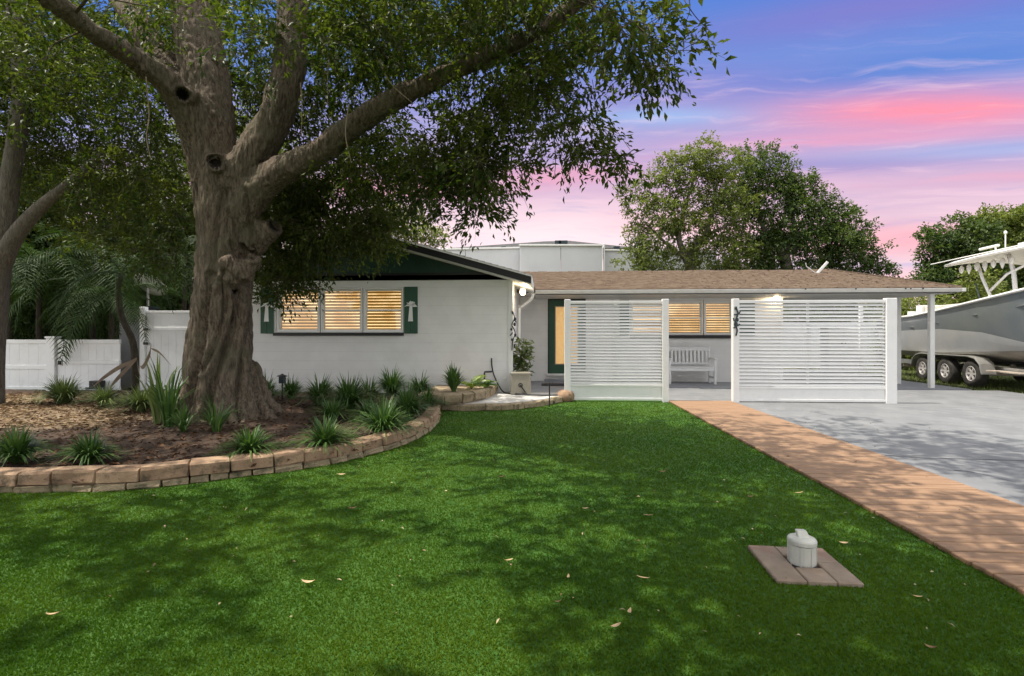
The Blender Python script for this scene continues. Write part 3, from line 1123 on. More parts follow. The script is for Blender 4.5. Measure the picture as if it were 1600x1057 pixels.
# porch and carport roof: front slope with courses of shingles, hip at the right end
GX1 = XA(1500, YE)
RY = 15.6
PEZ = ZA(452.5, YE, 835)
PRZ = ZA(425, RY, 835)
hipx = XA(1292, RY)
rs_ = (PRZ - PEZ) / (RY - YE)
R0 = EX1 - 1.2
pr = MB()
pr.prism([(R0, YE, PEZ - .02), (GX1, YE, PEZ - .02), (hipx, RY, PRZ - .02), (R0, RY, PRZ - .02)], (0, 0, -.06))
pr.prism([(R0, RY, PRZ - .02), (hipx, RY, PRZ - .02), (GX1, 2 * RY - YE, PEZ - .02), (R0, 2 * RY - YE, PEZ - .02)], (0, 0, -.06))
pr.prism([(GX1, YE, PEZ - .02), (GX1, 2 * RY - YE, PEZ - .02), (hipx, RY, PRZ - .02)], (0, 0, -.06))
ro = pr.build('roof', M['shingle'], house, 0)
ORG[ro.name] = org(house)
sv, sf = [], []
nr = 30
rr = random.Random(5)
for i in range(nr):
    t0, t1 = i / nr, min(1.0, (i + 1.25) / nr)
    ya, yb = YE + (RY - YE) * t0 - .03, YE + (RY - YE) * t1
    za, zb = PEZ + (PRZ - PEZ) * t0, PEZ + (PRZ - PEZ) * t1
    xe = GX1 + (hipx - GX1) * t0 + .02
    x = R0 + rr.uniform(0, .15)
    while x < xe - .02:
        w = rr.uniform(.13, .32)
        x2 = min(x + w, xe)
        th_ = rr.uniform(.008, .024)
        oy = rr.uniform(-.014, .014)
        kk = len(sv)
        sv += [(x, ya + oy, za - .014), (x2 - .006, ya + oy, za - .014), (x2 - .006, ya + oy, za + th_), (x, ya + oy, za + th_), (x2 - .006, yb, zb + .001), (x, yb, zb + .001)]
        sf += [(kk, kk + 1, kk + 2, kk + 3), (kk + 3, kk + 2, kk + 4, kk + 5)]
        x = x2
me = np_mesh('shingle', np.array(sv) - np.array(org(house)), np.array(sf), M['shingle'])
so_ = bpy.data.objects.new('shingle', me)
COL.objects.link(so_)
so_.parent = ro
so_['kind'] = 'stuff'
rc = MB()
for i in range(18):
    a, b = i / 18, (i + 1.15) / 18
    p = Vector((GX1, YE, PEZ)).lerp(Vector((hipx, RY, PRZ)), a)
    q = Vector((GX1, YE, PEZ)).lerp(Vector((hipx, RY, PRZ)), min(1, b))
    rc.bar(p + Vector((0, 0, .03)), q + Vector((0, 0, .015)), .2, .018)
rc.build('ridge_cap', M['shingle'], ro, 0)
# gutter, fascia, ceiling
B('fascia', (EX1 + .03, YE + .02, PEZ - .115), (GX1 - .02, YE + .05, PEZ - .022), 'white', house)
gut = MB()
gx0 = EX1 + .05
prof = [(-.005, -.105), (-.075, -.105), (-.115, -.04), (-.115, -.026), (-.105, -.026), (-.068, -.093), (-.005, -.093)]
n_ = len(prof)
gut.prism([(gx0, YE + .015 + a, PEZ + b) for a, b in prof], (GX1 - gx0 - .03, 0, 0))
gut.build('gutter', M['gutter'], house, 0)
for px_ in (1255, 1333, 1410, 1418, 1437):
    x = XA(px_, YE)
    B('gutter_bracket', (x - .012, YE - .118, PEZ - .05), (x + .012, YE - .05, PEZ - .018), 'iron', house, 0)
B('gutter', (GX1 - .03, YE - .10, PEZ - .105), (GX1 + .06, 2 * RY - YE, PEZ - .028), 'gutter', house)
B('soffit', (EX1 + .03, YE + .051, PEZ - .130), (GX1 - .04, YB - .01, PEZ - .112), 'trim', house, 0)
B('ceiling', (PWX + .04, YB - .009, PEZ - .130), (GX1 - .04, 18.5, PEZ - .112), 'trim', house, 0)
B('soffit_line', (EX1 + .05, YE + .015, PEZ - .130), (GX1 - .05, YE + .05, PEZ - .116), 'black', house, 0)
# carport posts
for (a, b) in ((1455, 606.5), (1403, 600)):
    p = PG(a, b, .035)
    B('post', (p.x - .05, p.y - .05, .035), (p.x + .05, p.y + .05, PEZ - .131), 'white', house)
B('post', (XA(1345, 17.9) - .05, 17.85, .035), (XA(1345, 17.9) + .05, 17.95, PEZ - .131), 'white', house)
# downpipe at the wing's corner
dp = [(EX1 + .0, YE - .06, PEZ - .10), (EX1 - .06, YE - .04, PEZ - .24), (EX1 - .28, YE + .0, PEZ - .42), (WX1 + .06, YE + .02, PEZ - .56), (WX1 + .05, YE + .02, .16)]
MB().tube(catmull(dp, 5), .042, 8).build('downpipe', M['white'], house, smooth=True)
# lamps
lp = PY(814, 450, YW + .7)
for nm, p in (('l', Vector((EX1 - .20, YW + .55, 2.19))), ('r', PY(1212, 465.5, YB - .12))):
    fx = MB().lathe((p.x, p.y, p.z + .055), [(.035, 0), (.05, .012), (.05, .03)], 14).build('wall_lamp', M['white'], house, 0, smooth=False)
    ORG[fx.name] = org(house)
    MB().lathe((p.x, p.y, p.z), [(.001, -.065), (.04, -.05), (.062, 0), (.052, .04), (.03, .056)], 14).build('bulb_globe', M['bulb'], fx, 0, smooth=True)
    ld = bpy.data.lights.new('lamp_light', 'POINT')
    ld.energy = 4
    ld.color = (1, .74, .42)
    ld.shadow_soft_size = .07
    lo = bpy.data.objects.new('lamp_light', ld)
    COL.objects.link(lo)
    lo.location = p + Vector((.0, -.09, -.05))
# roof aerial
p = Vector((XA(1276, 14.8), 14.8, PEZ + rs_ * (14.8 - YE)))
t = thing('roof_aerial', p, 'small white V shaped aerial standing on the brown porch roof', 'aerial')
MB().bar(p + Vector((0, 0, -.02)), p + Vector((.30, 0, .32)), .07, .02, (0, 1, 0)).build('blade', M['white'], t, .004)
MB().tube([p + Vector((0, 0, -.02)), p + Vector((-.28, 0, .20)), p + Vector((-.30, 0, .30))], .014, 6).build('arm', M['alu'], t)
MB().box(p + Vector((-.05, -.05, -.03)), p + Vector((.05, .05, .03))).build('foot', M['alu'], t, .004)

# =================================================================== SLATTED SCREENS
def screen(px0_, px1_, n, stiles, label, kick_py=600, top_py=470.5, base_py=629):
    x0, x1 = XA(px0_, YS), XA(px1_, YS)
    t = thing('slatted_screen', ((x0 + x1) / 2, YS, 0), label, 'privacy screen', 'white slatted privacy screens')
    zt = ZA(top_py, YS, 962)
    zk = ZA(kick_py, YS, 962)
    pw = .115
    for i, (a, w) in enumerate(((x0, pw), (x1 - (.115 if px1_ < 1100 else .19), .115 if px1_ < 1100 else .19))):
        B('post', (a, YS - .055, -.01), (a + w, YS + .06, zt + .03), 'screen', t, .006)
    rx = x1 - (.115 if px1_ < 1100 else .19)
    B('top_rail', (x0 + pw + .001, YS - .03, zt - .055), (rx - .001, YS + .03, zt - .001), 'screen', t)
    B('bottom_rail', (x0 + pw + .001, YS - .03, .03), (rx - .001, YS + .03, .075), 'screen', t)
    B('kick_panel', (x0 + pw + .002, YS - .012, .076), (rx - .002, YS + .012, zk - .042), 'screen', t, 0)
    B('middle_rail', (x0 + pw + .001, YS - .028, zk - .04), (rx - .001, YS + .028, zk), 'screen', t)
    for s_, w_ in stiles:
        xs = XA(s_, YS)
        B('stile', (xs - w_ / 2, YS + .031, .03), (xs + w_ / 2, YS + .055, zt - .06), 'screen', t)
    first = None
    lz = (zt - .06 - zk) / n
    a, b = x0 + pw + .003, rx - .003
    for i in range(n):
        zc = zk + (i + .5) * lz
        xc = (a + b) / 2
        hw_ = lz * .47
        if first is None:
            first = MB().box((-(b - a) / 2, -hw_, -.0045), ((b - a) / 2, hw_, .0045)).build('slat', M['screen'], t, .002, origin=(0, 0, 0))
            o = first
            o.location = Vector((xc, YS, zc)) - org(t)
        else:
            o = inst(first, t, (xc, YS, zc))
        o.rotation_euler = (R(46 + random.uniform(-2, 2)), R(random.uniform(-.12, .12)), 0)
    return t


screen(882, 1044, 26, [(962, .06)], 'narrower white slatted screen standing between the front door and boardwalk', kick_py=601)
screen(1144, 1399, 23, [(1264, .045)], 'wide white slatted screen standing in front of the carport', kick_py=603)

# =================================================================== SMALL THINGS BY THE PORCH
def bench():
    Yb = 13.35
    xc = XA(1078, Yb)
    t = thing('garden_bench', (xc, Yb, .035), 'white slatted bench against the porch wall under the lit window', 'bench')
    L, sz = 1.18, .43
    P = lambda x, y, z: (xc + x, Yb + y, .035 + z)
    for x in (-L / 2 + .03, L / 2 - .03):
        B('leg', P(x - .028, -.25, 0), P(x + .028, -.19, .62), 'bench', t)
        MB().bar(P(x, .20, 0), P(x, .27, .92), .05, .05, (0, 1, 0)).build('leg', M['bench'], t, .003)
        B('armrest', P(x - .035, -.29, .62), P(x + .035, .25, .65), 'bench', t)
        B('stretcher', P(x - .02, -.19, .14), P(x + .02, .19, .18), 'bench', t)
    B('seat_rail', P(-L / 2 + .06, -.24, sz - .10), P(L / 2 - .06, -.21, sz - .022), 'bench', t)
    for i in range(5):
        B('seat_slat', P(-L / 2 + .03, -.25 + i * .09, sz - .02), P(L / 2 - .03, -.17 + i * .09, sz), 'bench', t)
    MB().bar(P(-L / 2 + .055, .262, .87), P(L / 2 - .055, .262, .87), .04, .09).build('back_rail', M['bench'], t, .003)
    MB().bar(P(-L / 2 + .055, .235, .50), P(L / 2 - .055, .235, .50), .04, .06).build('back_rail', M['bench'], t, .003)
    for i in range(11):
        x = -L / 2 + .10 + i * (L - .2) / 10
        MB().bar(P(x, .238, .53), P(x, .26, .825), .055, .02, (0, 1, 0)).build('back_slat', M['bench'], t, 0)


bench()

# hose reel box
p = PY(813, 611, YW + .02)
p = Vector((XA(814, 10.1), 10.1, .115))
t = thing('hose_box', p, 'beige plastic hose box with a crank beside the house corner', 'hose box')
bw, bd, bh = .40, .36, .40
body = MB().prism([p + Vector((-bw / 2, -bd / 2, 0)), p + Vector((bw / 2, -bd / 2, 0)), p + Vector((bw / 2 - .015, -bd / 2 + .02, bh)), p + Vector((-bw / 2 + .015, -bd / 2 + .02, bh))], (0, bd, 0))
body.build('box_body', M['beige'], t, .03, 3)
MB().box(p + Vector((-bw / 2 + .005, -bd / 2 + .01, bh - .012)), p + Vector((bw / 2 - .005, bd / 2 + .01, bh + .03))).build('lid', M['beige'], t, .012, 2)
f_ = p + Vector((0, -bd / 2, 0))
MB().tube([f_ + Vector((.0, .012, .19)), f_ + Vector((.0, -.03, .19)), f_ + Vector((.10, -.035, .05))], .012, 8).lathe((f_.x, f_.y, f_.z), [(.001, 0)], 4).build('crank', M['black'], t)
ring = [f_ + Vector((.035 * math.cos(a * .5236), -.006, .19 + .035 * math.sin(a * .5236))) for a in range(13)]
MB().tube(ring, .009, 6).build('hub_ring', M['black'], t)
MB().box(f_ + Vector((-.1, -.02, .0)), f_ + Vector((.13, .0, .035))).build('base_plate', M['black'], t, .004)

# hose along the wall
hp = [PY(768, 560, YW - .02), PY(769, 575, YW - .03), PY(774, 592, YW - .05)]
hp += [Vector((XA(786, 10.2), 10.2, .145)), Vector((XA(800, 10.0), 10.0, .135)), Vector((XA(815, 9.85), 9.85, .13)), Vector((XA(850, 9.8), 9.8, .13)), Vector((XA(884, 9.85), 9.85, .13))]
o = MB().tube(catmull(hp, 6), .013, 7).build('garden_hose', M['black'], None, smooth=True)
setp(o, 'black hose dropping down the white wall and along the path', 'hose')
# elbow pipe in the planter
a = PY(757, 606, 10.0)
o = MB().tube([a + Vector((0, 0, -.06)), PY(757, 583, 10.0), PY(757.5, 581.5, 10.0), PY(768, 581, 10.33)], .018, 8).build('irrigation_pipe', M['black'], None)
setp(o, 'black elbow pipe rising from the stone planter by the hose', 'pipe')
# path light
g = PG(858.5, 636)
t = thing('path_light', g, 'thin black stake light standing in the lawn before the kerb', 'garden light')
zt = ZA(599, g.y, 858)
MB().tube([g + Vector((0, 0, -.03)), Vector((g.x, g.y, zt))], .011, 8).build('stake', M['black'], t)
MB().lathe((g.x, g.y, zt), [(.03, -.012), (.075, .0), (.07, .012), (.02, .02)], 14).build('cap', M['black'], t)
# solar light near trunk
g = PG(441, 628, .1)
t = thing('solar_light', g, 'black square capped solar light in the bed right of the trunk', 'garden light')
zt = ZA(586, g.y, 441)
MB().tube([g + Vector((0, 0, -.03)), Vector((g.x, g.y, zt - .14))], .012, 8).build('stake', M['black'], t)
MB().box((g.x - .045, g.y - .045, zt - .15), (g.x + .045, g.y + .045, zt - .03)).build('lantern', M['iron'], t, .006)
MB().lathe((g.x, g.y, zt - .03), [(.10, 0), (.095, .014), (.03, .035), (.012, .05)], 4).build('cap', M['black'], t)
# door mat
y_ = 12.7
o = B('door_mat', (XA(846, y_), y_ - .25, .036), (XA(905, y_), y_ + .25, .052), 'mat', None, .003)
setp(o, 'dark mat lying on the grey floor before the green door', 'door mat')


def ornament(pts_px, Y, name, label, discs=(), r=.011):
    t = thing(name, PY(*pts_px[0][0], Y), label, 'wall ornament')
    for path in pts_px:
        MB().tube(catmull([PY(a, b, Y) for a, b in path], 4), r, 6).build('stem', M['iron'], t, smooth=True)
    for a, b, q in discs:
        p = PY(a, b, Y)
        mb = MB().lathe((0, 0, 0), [(.001, -.012), (q, -.004), (q, .004), (.001, .012)], 9)
        mb.v = [(p.x + v[0] * .7, p.y + v[2], p.z + v[1]) for v in mb.v]
        mb.build('leaf', M['iron'], t)
    return t


yo = YW - .04
ornament([[(800, 486), (804, 497), (800, 508), (805, 520), (801, 534), (800, 548)], [(803, 500), (807, 504)], [(801, 520), (797, 525)]], yo, 'vine_ornament',
         'dark metal vine ornament on the house corner above the plant', [(801, 489, .03), (805, 499, .035), (804, 507, .04), (799, 515, .03), (805, 524, .035), (800, 531, .03), (804, 540, .03)])
yo = YS - .075
ornament([[(1150, 480), (1153, 490), (1150, 500), (1149, 508), (1152, 516), (1150, 525)], [(1147, 492), (1154, 491), (1157, 486)], [(1146, 513), (1151, 510), (1156, 507)], [(1147, 502), (1146, 497)]], yo, 'gecko_ornament',
         'dark metal gecko ornament on the wide screen\'s left post', [(1150, 482, .035), (1150, 507, .05), (1152, 500, .04)], .014)
# storage cabinet in the carport
Yc = 17.4
x0, x1 = XA(1294, Yc), XA(1342, Yc)
t = thing('storage_cabinet', ((x0 + x1) / 2, Yc, .035), 'white storage cabinet behind the wide slatted screen', 'cabinet')
zc = ZA(512, Yc, 1318)
B('cabinet_body', (x0, Yc + .02, .035), (x1, Yc + .5, zc), 'white', t, .006)
xm = (x0 + x1) / 2
for a, b in ((x0 + .01, xm - .008), (xm + .008, x1 - .01)):
    d_ = B('cabinet_door', (a, Yc - .005, .08), (b, Yc + .018, zc - .03), 'white', t, .004)
    hx = b - .05 if a < xm - .1 else a + .05
    ORG[d_.name] = org(t)
    B('handle', (hx - .01, Yc - .03, .9), (hx + .01, Yc - .006, 1.06), 'iron', d_, .002)
# tall white panel fence behind the carport
Yp = 20.0
t = thing('back_fence', (8, Yp, 0), 'white board fence seen far behind the wide screen', 'fence')
bw_ = .3
x = XA(1215, Yp)
first = None
while x < XA(1398, Yp):
    if first is None:
        first = MB().box((0, -.02, 0), (bw_ - .012, .02, 1.75)).build('board', M['vinyl'], t, .004, origin=(0, 0, 0))
        first.location = Vector((x, Yp, 0)) - org(t)
    else:
        inst(first, t, (x, Yp, random.uniform(-.01, .01)))
    x += bw_
B('rail', (XA(1215, Yp), Yp + .021, .4), (XA(1398, Yp), Yp + .06, .5), 'vinyl', t)
B('rail', (XA(1215, Yp), Yp + .021, 1.4), (XA(1398, Yp), Yp + .06, 1.5), 'vinyl', t)

# cleanout with pavers
pa = [PG(1166, 858), PG(1287, 861), PG(1347, 919), PG(1217, 913)]
cen = (pa[0] + pa[1] + pa[2] + pa[3]) / 4
t = thing('paver_surround', cen, 'square of concrete pavers set in the turf round the white cap', 'pavers')
uX, uY = (pa[2] - pa[3]).normalized(), ((pa[0] - pa[3]) + (pa[1] - pa[2])).normalized()
w_ = ((pa[2] - pa[3]).length + (pa[1] - pa[0]).length) / 2
h_ = ((pa[0] - pa[3]).length + (pa[1] - pa[2]).length) / 2


def rect(u0, u1, v0, v1, dz=0):
    q = [cen + uX * (a - .5) * w_ + uY * (b - .5) * h_ for a, b in ((u0, v0), (u1, v0), (u1, v1), (u0, v1))]
    mb = MB().prism([(p.x, p.y, -.03) for p in q], (0, 0, .052 + dz))
    mb.build('paver', M['paver'], t, .005)


rect(.0, .355, 0, 1)
rect(.363, .70, 0, .36, .002)
rect(.363, .70, .72, 1, -.002)
rect(.708, 1, 0, .53, .001)
rect(.708, 1, .538, 1, -.001)
so2 = [cen + uX * (a - .5) * w_ + uY * (b - .5) * h_ for a, b in ((.36, .365), (.705, .365), (.705, .715), (.36, .715))]
MB().add([(p.x, p.y, .006) for p in so2], [(0, 1, 2, 3)]).build('soil', M['mulch'], t)
cc = PG(1250, 884)
cc = cen + uX * .03 * w_ + uY * .045 * h_
cc.z = .004
t = thing('cleanout_cap', cc, 'stubby white plastic sewer cleanout cap standing on the square pavers', 'pipe cap')
cs = 1.0
rad = .5 * 43 / 329 * 1.08
hgt = .150
MB().lathe(cc, [(rad * .96, -.02), (rad * .98, hgt * .16), (rad * .985, hgt * .78)], 28).build('collar', M['pvc'], t, 0, smooth=False)
MB().lathe(cc, [(rad * 1.0, hgt * .80), (rad * 1.06, hgt * .82), (rad * 1.06, hgt * .94), (rad * .98, hgt * 1.0), (rad * .70, hgt * 1.06), (rad * .001, hgt * 1.10)], 28).build('cap', M['pvc'], t, 0)
MB().prism([cc + Vector((-.032, -.035, hgt * 1.04)), cc + Vector((.032, -.035, hgt * 1.04)), cc + Vector((.026, .0, hgt * 1.26)), cc + Vector((-.026, .0, hgt * 1.26))], (0, .03, 0)).build('wrench_nut', M['pvc'], t, .003)
rb = MB()
for k in range(8):
    a = k * math.pi / 4 + .3
    q = cc + Vector((math.cos(a) * rad, math.sin(a) * rad, 0))
    rb.bar(q + Vector((0, 0, .0)), q + Vector((0, 0, hgt * .76)), .008, .006, (math.cos(a), math.sin(a), 0))
rb.build('rib', M['pvc'], t)
MB().lathe(cc, [(rad * 1.03, 0.0), (rad * 1.03, .012)], 28).build('base_ring', M['pot'], t)

# =================================================================== FENCES AT THE LEFT
YFN = 11.0
def vinyl_panel(root, x0, x1, Y, z0, z1, nb, rails, m='vinyl', hinge=None):
    for i, (a, b) in enumerate(rails):
        B('rail', (x0, Y - .03, a), (x1, Y + .03, b), m, root, .004)
    w = (x1 - x0) / nb
    zs = [z0] + [q for r_ in rails for q in r_][1:-1] + [z1]
    lo = [(rails[i][1], rails[i + 1][0]) for i in range(len(rails) - 1)]
    for i in range(nb):
        for a, b in lo:
            B('board', (x0 + i * w + .0007, Y - .013, a + .001), (x0 + (i + 1) * w - .0007, Y + .013, b - .001), m, root, .003)


zt = ZA(531, YFN, 100)
def flow(px, py):
    return ZA(py, YFN, px)


t = thing('vinyl_gate', (XA(0, YFN), YFN, 0), 'low white vinyl gate left of the capped fence post', 'gate')
vinyl_panel(t, XA(-130, YFN), XA(75.5, YFN), YFN, .02, zt, 14, [(.03, .10), (flow(40, 577), flow(40, 571)), (zt - .09, zt)])
for px_, py_ in ((76.5, 567),):
    p = PY(px_, py_, YFN - .045)
    MB().box(p - Vector((.03, .02, .045)), p + Vector((.03, .02, .045))).build('hinge', M['black'], t, .004)
t = thing('fence_post', (XA(83, YFN), YFN, 0), 'white square vinyl post with a flat cap between gate and fence', 'fence post')
B('shaft', (XA(76.5, YFN), YFN - .08, 0), (XA(90, YFN), YFN + .08, flow(83, 529)), 'vinyl', t, .006)
B('cap', (XA(75.5, YFN), YFN - .095, flow(83, 529) + .001), (XA(91, YFN), YFN + .095, flow(83, 526)), 'vinyl', t, .006)
t = thing('low_fence', (XA(140, YFN), YFN, 0), 'low white vinyl fence panel right of the capped post', 'fence')
vinyl_panel(t, XA(90.6, YFN), XA(188, YFN), YFN, .02, zt, 8, [(.03, .10), (flow(140, 569), flow(140, 563)), (zt - .09, zt)])
p = PY(93, 567, YFN - .045)
MB().box(p - Vector((.03, .02, .045)), p + Vector((.03, .02, .045))).build('latch', M['black'], t, .004)
YT = 11.3
t = thing('tall_fence', (XA(255, YT), YT, 0), 'tall white vinyl fence joining the house behind the big trunk', 'fence')
B('post', (XA(221, YT), YT - .06, 0), (XA(229, YT), YT + .06, ZA(480, YT, 225)), 'vinyl', t, .006)
zt2 = ZA(486, YT, 260)
vinyl_panel(t, XA(229.5, YT), XA(405, YT), YT, .02, zt2, 15, [(.03, .12), (ZA(517, YT, 260), ZA(511.5, YT, 260)), (zt2 - .06, zt2)])
for py_ in (515, 537):
    p = PY(227, py_, YT - .075)
    MB().box(p - Vector((.04, .015, .03)), p + Vector((.06, .015, .03))).build('hinge', M['black'], t, .004)
Yg = 11.9
t = thing('utility_cabinet', (XA(203, Yg), Yg, 0), 'grey metal cabinet between the low fence and tall fence', 'cabinet')
B('cabinet_body', (XA(186, Yg), Yg, 0), (XA(221, Yg), Yg + .5, ZA(483, Yg, 200)), 'greywall', t, .01)
B('cabinet_lid', (XA(183, Yg), Yg - .04, ZA(483, Yg, 200) + .002), (XA(224, Yg), Yg + .55, ZA(478, Yg, 200)), 'iron', t, .008)
# neighbour's house far behind
Yn = 24
t = thing('neighbour_house', (XA(260, Yn), Yn, 0), 'tan neighbouring house glimpsed over the tall white fence', 'house')
B('wall', (XA(120, Yn), Yn, 0), (XA(420, Yn), Yn + 6, 3.0), 'tanwall', t, 0)
MB().prism([(XA(110, Yn), Yn - .6, 2.9), (XA(110, Yn), Yn + 6.6, 2.9), (XA(110, Yn), Yn + 3, 4.4)], (XA(430, Yn) - XA(110, Yn), 0, 0)).build('roof', M['shingle'], t)
Yd = 12.6
p = PY(231, 452, Yd)
t = thing('satellite_dish', Vector((p.x, p.y, 0)), 'white curved dish on a mast above the grey cabinet', 'satellite dish')
ds = MB().lathe((0, 0, 0), [(.001, .0), (.14, .02), (.27, .07), (.40, .15), (.405, .16), (.27, .085), (.14, .035), (.001, .015)], 20)
q = Matrix.Rotation(R(-40), 3, 'X')
ds.v = [tuple(q @ Vector(v) + p) for v in ds.v]
ds.build('dish', M['gel'], t, smooth=True)
MB().tube([(p.x, p.y, -.05), (p.x, p.y, p.z + .03)], .03, 8).build('mast', M['alu'], t)

# =================================================================== WHITE BUILDING BEHIND
YH = 34.0
t = thing('white_building', (XA(850, YH), YH, 0), 'large white metal building rising behind the porch roof', 'building')
def wp(a, b, top0, top1, Y, nm='wall_panel'):
    x0, x1 = XA(a, Y), XA(b, Y)
    MB().prism([(x0, Y, 0), (x1, Y, 0), (x1, Y, ZA(top1, Y, b)), (x0, Y, ZA(top0, Y, a))], (0, .4, 0)).build(nm, M['metalpanel'], t, .01)


wp(640, 727, 392, 390, YH)
wp(727.6, 812, 390, 388, YH)
wp(812.5, 876, 383.5, 383, YH - .8)
wp(876.6, 941, 383, 384, YH - .8)
wp(941.5, 1010, 391, 392, YH)
wp(1010.6, 1120, 392, 394, YH)
for a, b, y0_, y1_, Y in ((640, 812, 389.5, 386, YH - .1), (811, 942, 381.8, 382, YH - .95), (942, 1120, 389.5, 392, YH - .1)):
    MB().prism([(XA(a, Y), Y, ZA(y0_ + 2.5, Y, a)), (XA(b, Y), Y, ZA(y1_ + 2.5, Y, b)), (XA(b, Y), Y, ZA(y1_, Y, b)), (XA(a, Y), Y, ZA(y0_, Y, a))], (0, .5, 0)).build('parapet', M['gel'], t, .01)
Yr = YH + 4
MB().prism([(XA(700, Yr), Yr, ZA(388, Yr, 700)), (XA(1000, Yr), Yr, ZA(388, Yr, 1000)), (XA(890, Yr), Yr, ZA(376.5, Yr, 890)), (XA(850, Yr), Yr, ZA(377.5, Yr, 850))], (0, 6, 0)).build('roof', M['roofgrey'], t)
for px_, w_ in ((872, .22), (880, .3), (964, .2), (787, .16)):
    Y = YH + 1.0
    z = ZA(377 if px_ in (872, 880) else 386, Y, px_)
    x = XA(px_, Y)
    B('roof_vent', (x - w_, Y, z - .5), (x + w_, Y + .5, z + .05), 'iron', t, .02)
B('wall_edge', (XA(941, YH) + .0, YH - .78, 0), (XA(943, YH), YH - .01, ZA(384, YH, 941)), 'gel', t, .01)
# utility pole
Yp = 22.0
p = PY(634, 378, Yp)
t = thing('utility_pole', (p.x, Yp, 0), 'brown wooden pole rising behind the dark green gable', 'utility pole')
MB().tube([(p.x, Yp, -.1), (p.x, Yp, ZA(322, Yp, 634))], [.13, .10], 10).build('shaft', M['pole'], t, smooth=True)
MB().bar((p.x - .5, Yp - .12, ZA(328, Yp, 634)), (p.x + .5, Yp - .12, ZA(328, Yp, 634)), .1, .1).build('crossarm', M['pole'], t)
# =================================================================== BOAT ON ITS TRAILER
BA = R(8)
BO = Vector((10.68, 14.36, -.03))
bU = Vector((-math.sin(BA), -math.cos(BA), 0))
bV = Vector((-math.cos(BA), math.sin(BA), 0))
CL = -1.30


def bw(u, v, w):
    return BO + bU * u + bV * v + Vector((0, 0, w))


boat = thing('boat', bw(0, CL, 0), 'grey hulled centre console boat with a cream hard top parked beyond the carport', 'boat')
trailer = thing('boat_trailer', bw(0, CL, 0), 'triple axle metal boat trailer with silver rims under the grey boat', 'trailer')
us = np.array([-3.4, -1.2, 0, 1.5, 3.0, 4.6, 6.0, 7.0, 7.5])
hb = np.interp(us, [-3.4, 0, 3, 4.6, 6, 7, 7.5], [1.40, 1.46, 1.45, 1.28, .86, .36, .03])
sz = np.interp(us, [-3.4, -1.2, 0, 3, 5, 7.5], [1.80, 1.85, 1.95, 2.27, 2.50, 2.72])
cb = np.interp(us, [-3.4, 0, 3, 4.6, 6, 7, 7.5], [1.22, 1.26, 1.16, .86, .46, .12, .01])
cz = np.interp(us, [-3.4, 0, 3, 5, 7.5], [.82, .84, .98, 1.30, 2.0])
kz = np.interp(us, [-3.4, 0, 4, 6, 7.5], [.52, .50, .52, .80, 1.6])
tb_ = np.interp(us, [-3.4, -1.2, 0, 1.5, 2.8, 5, 7.5], [.58, .60, .56, .38, .08, .05, .05])
bz = cz + (sz - cz) * tb_
bb = cb + (hb - cb) * tb_ ** .7


def loft(name, prof, m, parent, smooth=True):
    """prof: list of (halfbeam array, z array); both sides of the hull"""
    mb = MB()
    for s in (1, -1):
        vs = []
        for i in range(len(us)):
            for (h, z) in prof:
                vs.append(bw(us[i], CL + s * h[i], z[i]))
        k = len(prof)
        fs = [(i * k + j, (i + 1) * k + j, (i + 1) * k + j + 1, i * k + j + 1) for i in range(len(us) - 1) for j in range(k - 1)]
        mb.add(vs, fs)
    return mb.build(name, M[m], parent, 0, smooth=smooth)


mid1 = (hb + bb) / 2 + .015
loft('hull_topside', [(hb, sz), (mid1, (sz + bz) / 2), (bb, bz)], 'hullgrey', boat)
loft('hull_side', [(bb, bz), ((bb + cb) / 2 + .01, (bz + cz) / 2), (cb, cz)], 'hullreflection', boat)  # lower band coloured as the reflection along the hull
loft('hull_bottom', [(cb, cz), (cb * .97, cz - .05), (cb * .02, kz)], 'hullbot', boat)
mb = MB()
mb.add([bw(us[0], CL + hb[0], sz[0]), bw(us[0], CL - hb[0], sz[0]), bw(us[0], CL - cb[0], cz[0]), bw(us[0], CL, kz[0]), bw(us[0], CL + cb[0], cz[0])], [(0, 1, 2, 3, 4)])
mb.build('transom', M['gel'], boat)
for s in (1, -1):
    MB().tube([bw(us[i], CL + s * (hb[i] + .012), sz[i] + .0) for i in range(len(us))], .035, 8).build('rub_rail', M['gel'], boat, smooth=True)
loft('gunwale', [(hb, sz + .03), (np.maximum(hb - .25, 0), sz + .035), (np.maximum(hb - .26, 0), sz - .3)], 'gel', boat, False)
dk = MB()
for i in range(len(us) - 1):
    dk.add([bw(us[i], CL - hb[i] + .2, sz[i] - .32), bw(us[i], CL + hb[i] - .2, sz[i] - .32), bw(us[i + 1], CL + hb[i + 1] - .01, sz[i + 1] - .32), bw(us[i + 1], CL - hb[i + 1] + .01, sz[i + 1] - .32)], [(0, 1, 2, 3)])
dk.build('deck', M['gel'], boat)


def bbox(name, u, v, w, m, parent=boat, bevel=.02):
    u0, u1 = u
    v0, v1 = v
    w0, w1 = w
    return MB().prism([bw(u0, v0, w0), bw(u1, v0, w0), bw(u1, v1, w0), bw(u0, v1, w0)], (0, 0, w1 - w0)).build(name, M[m], parent, bevel, 2)


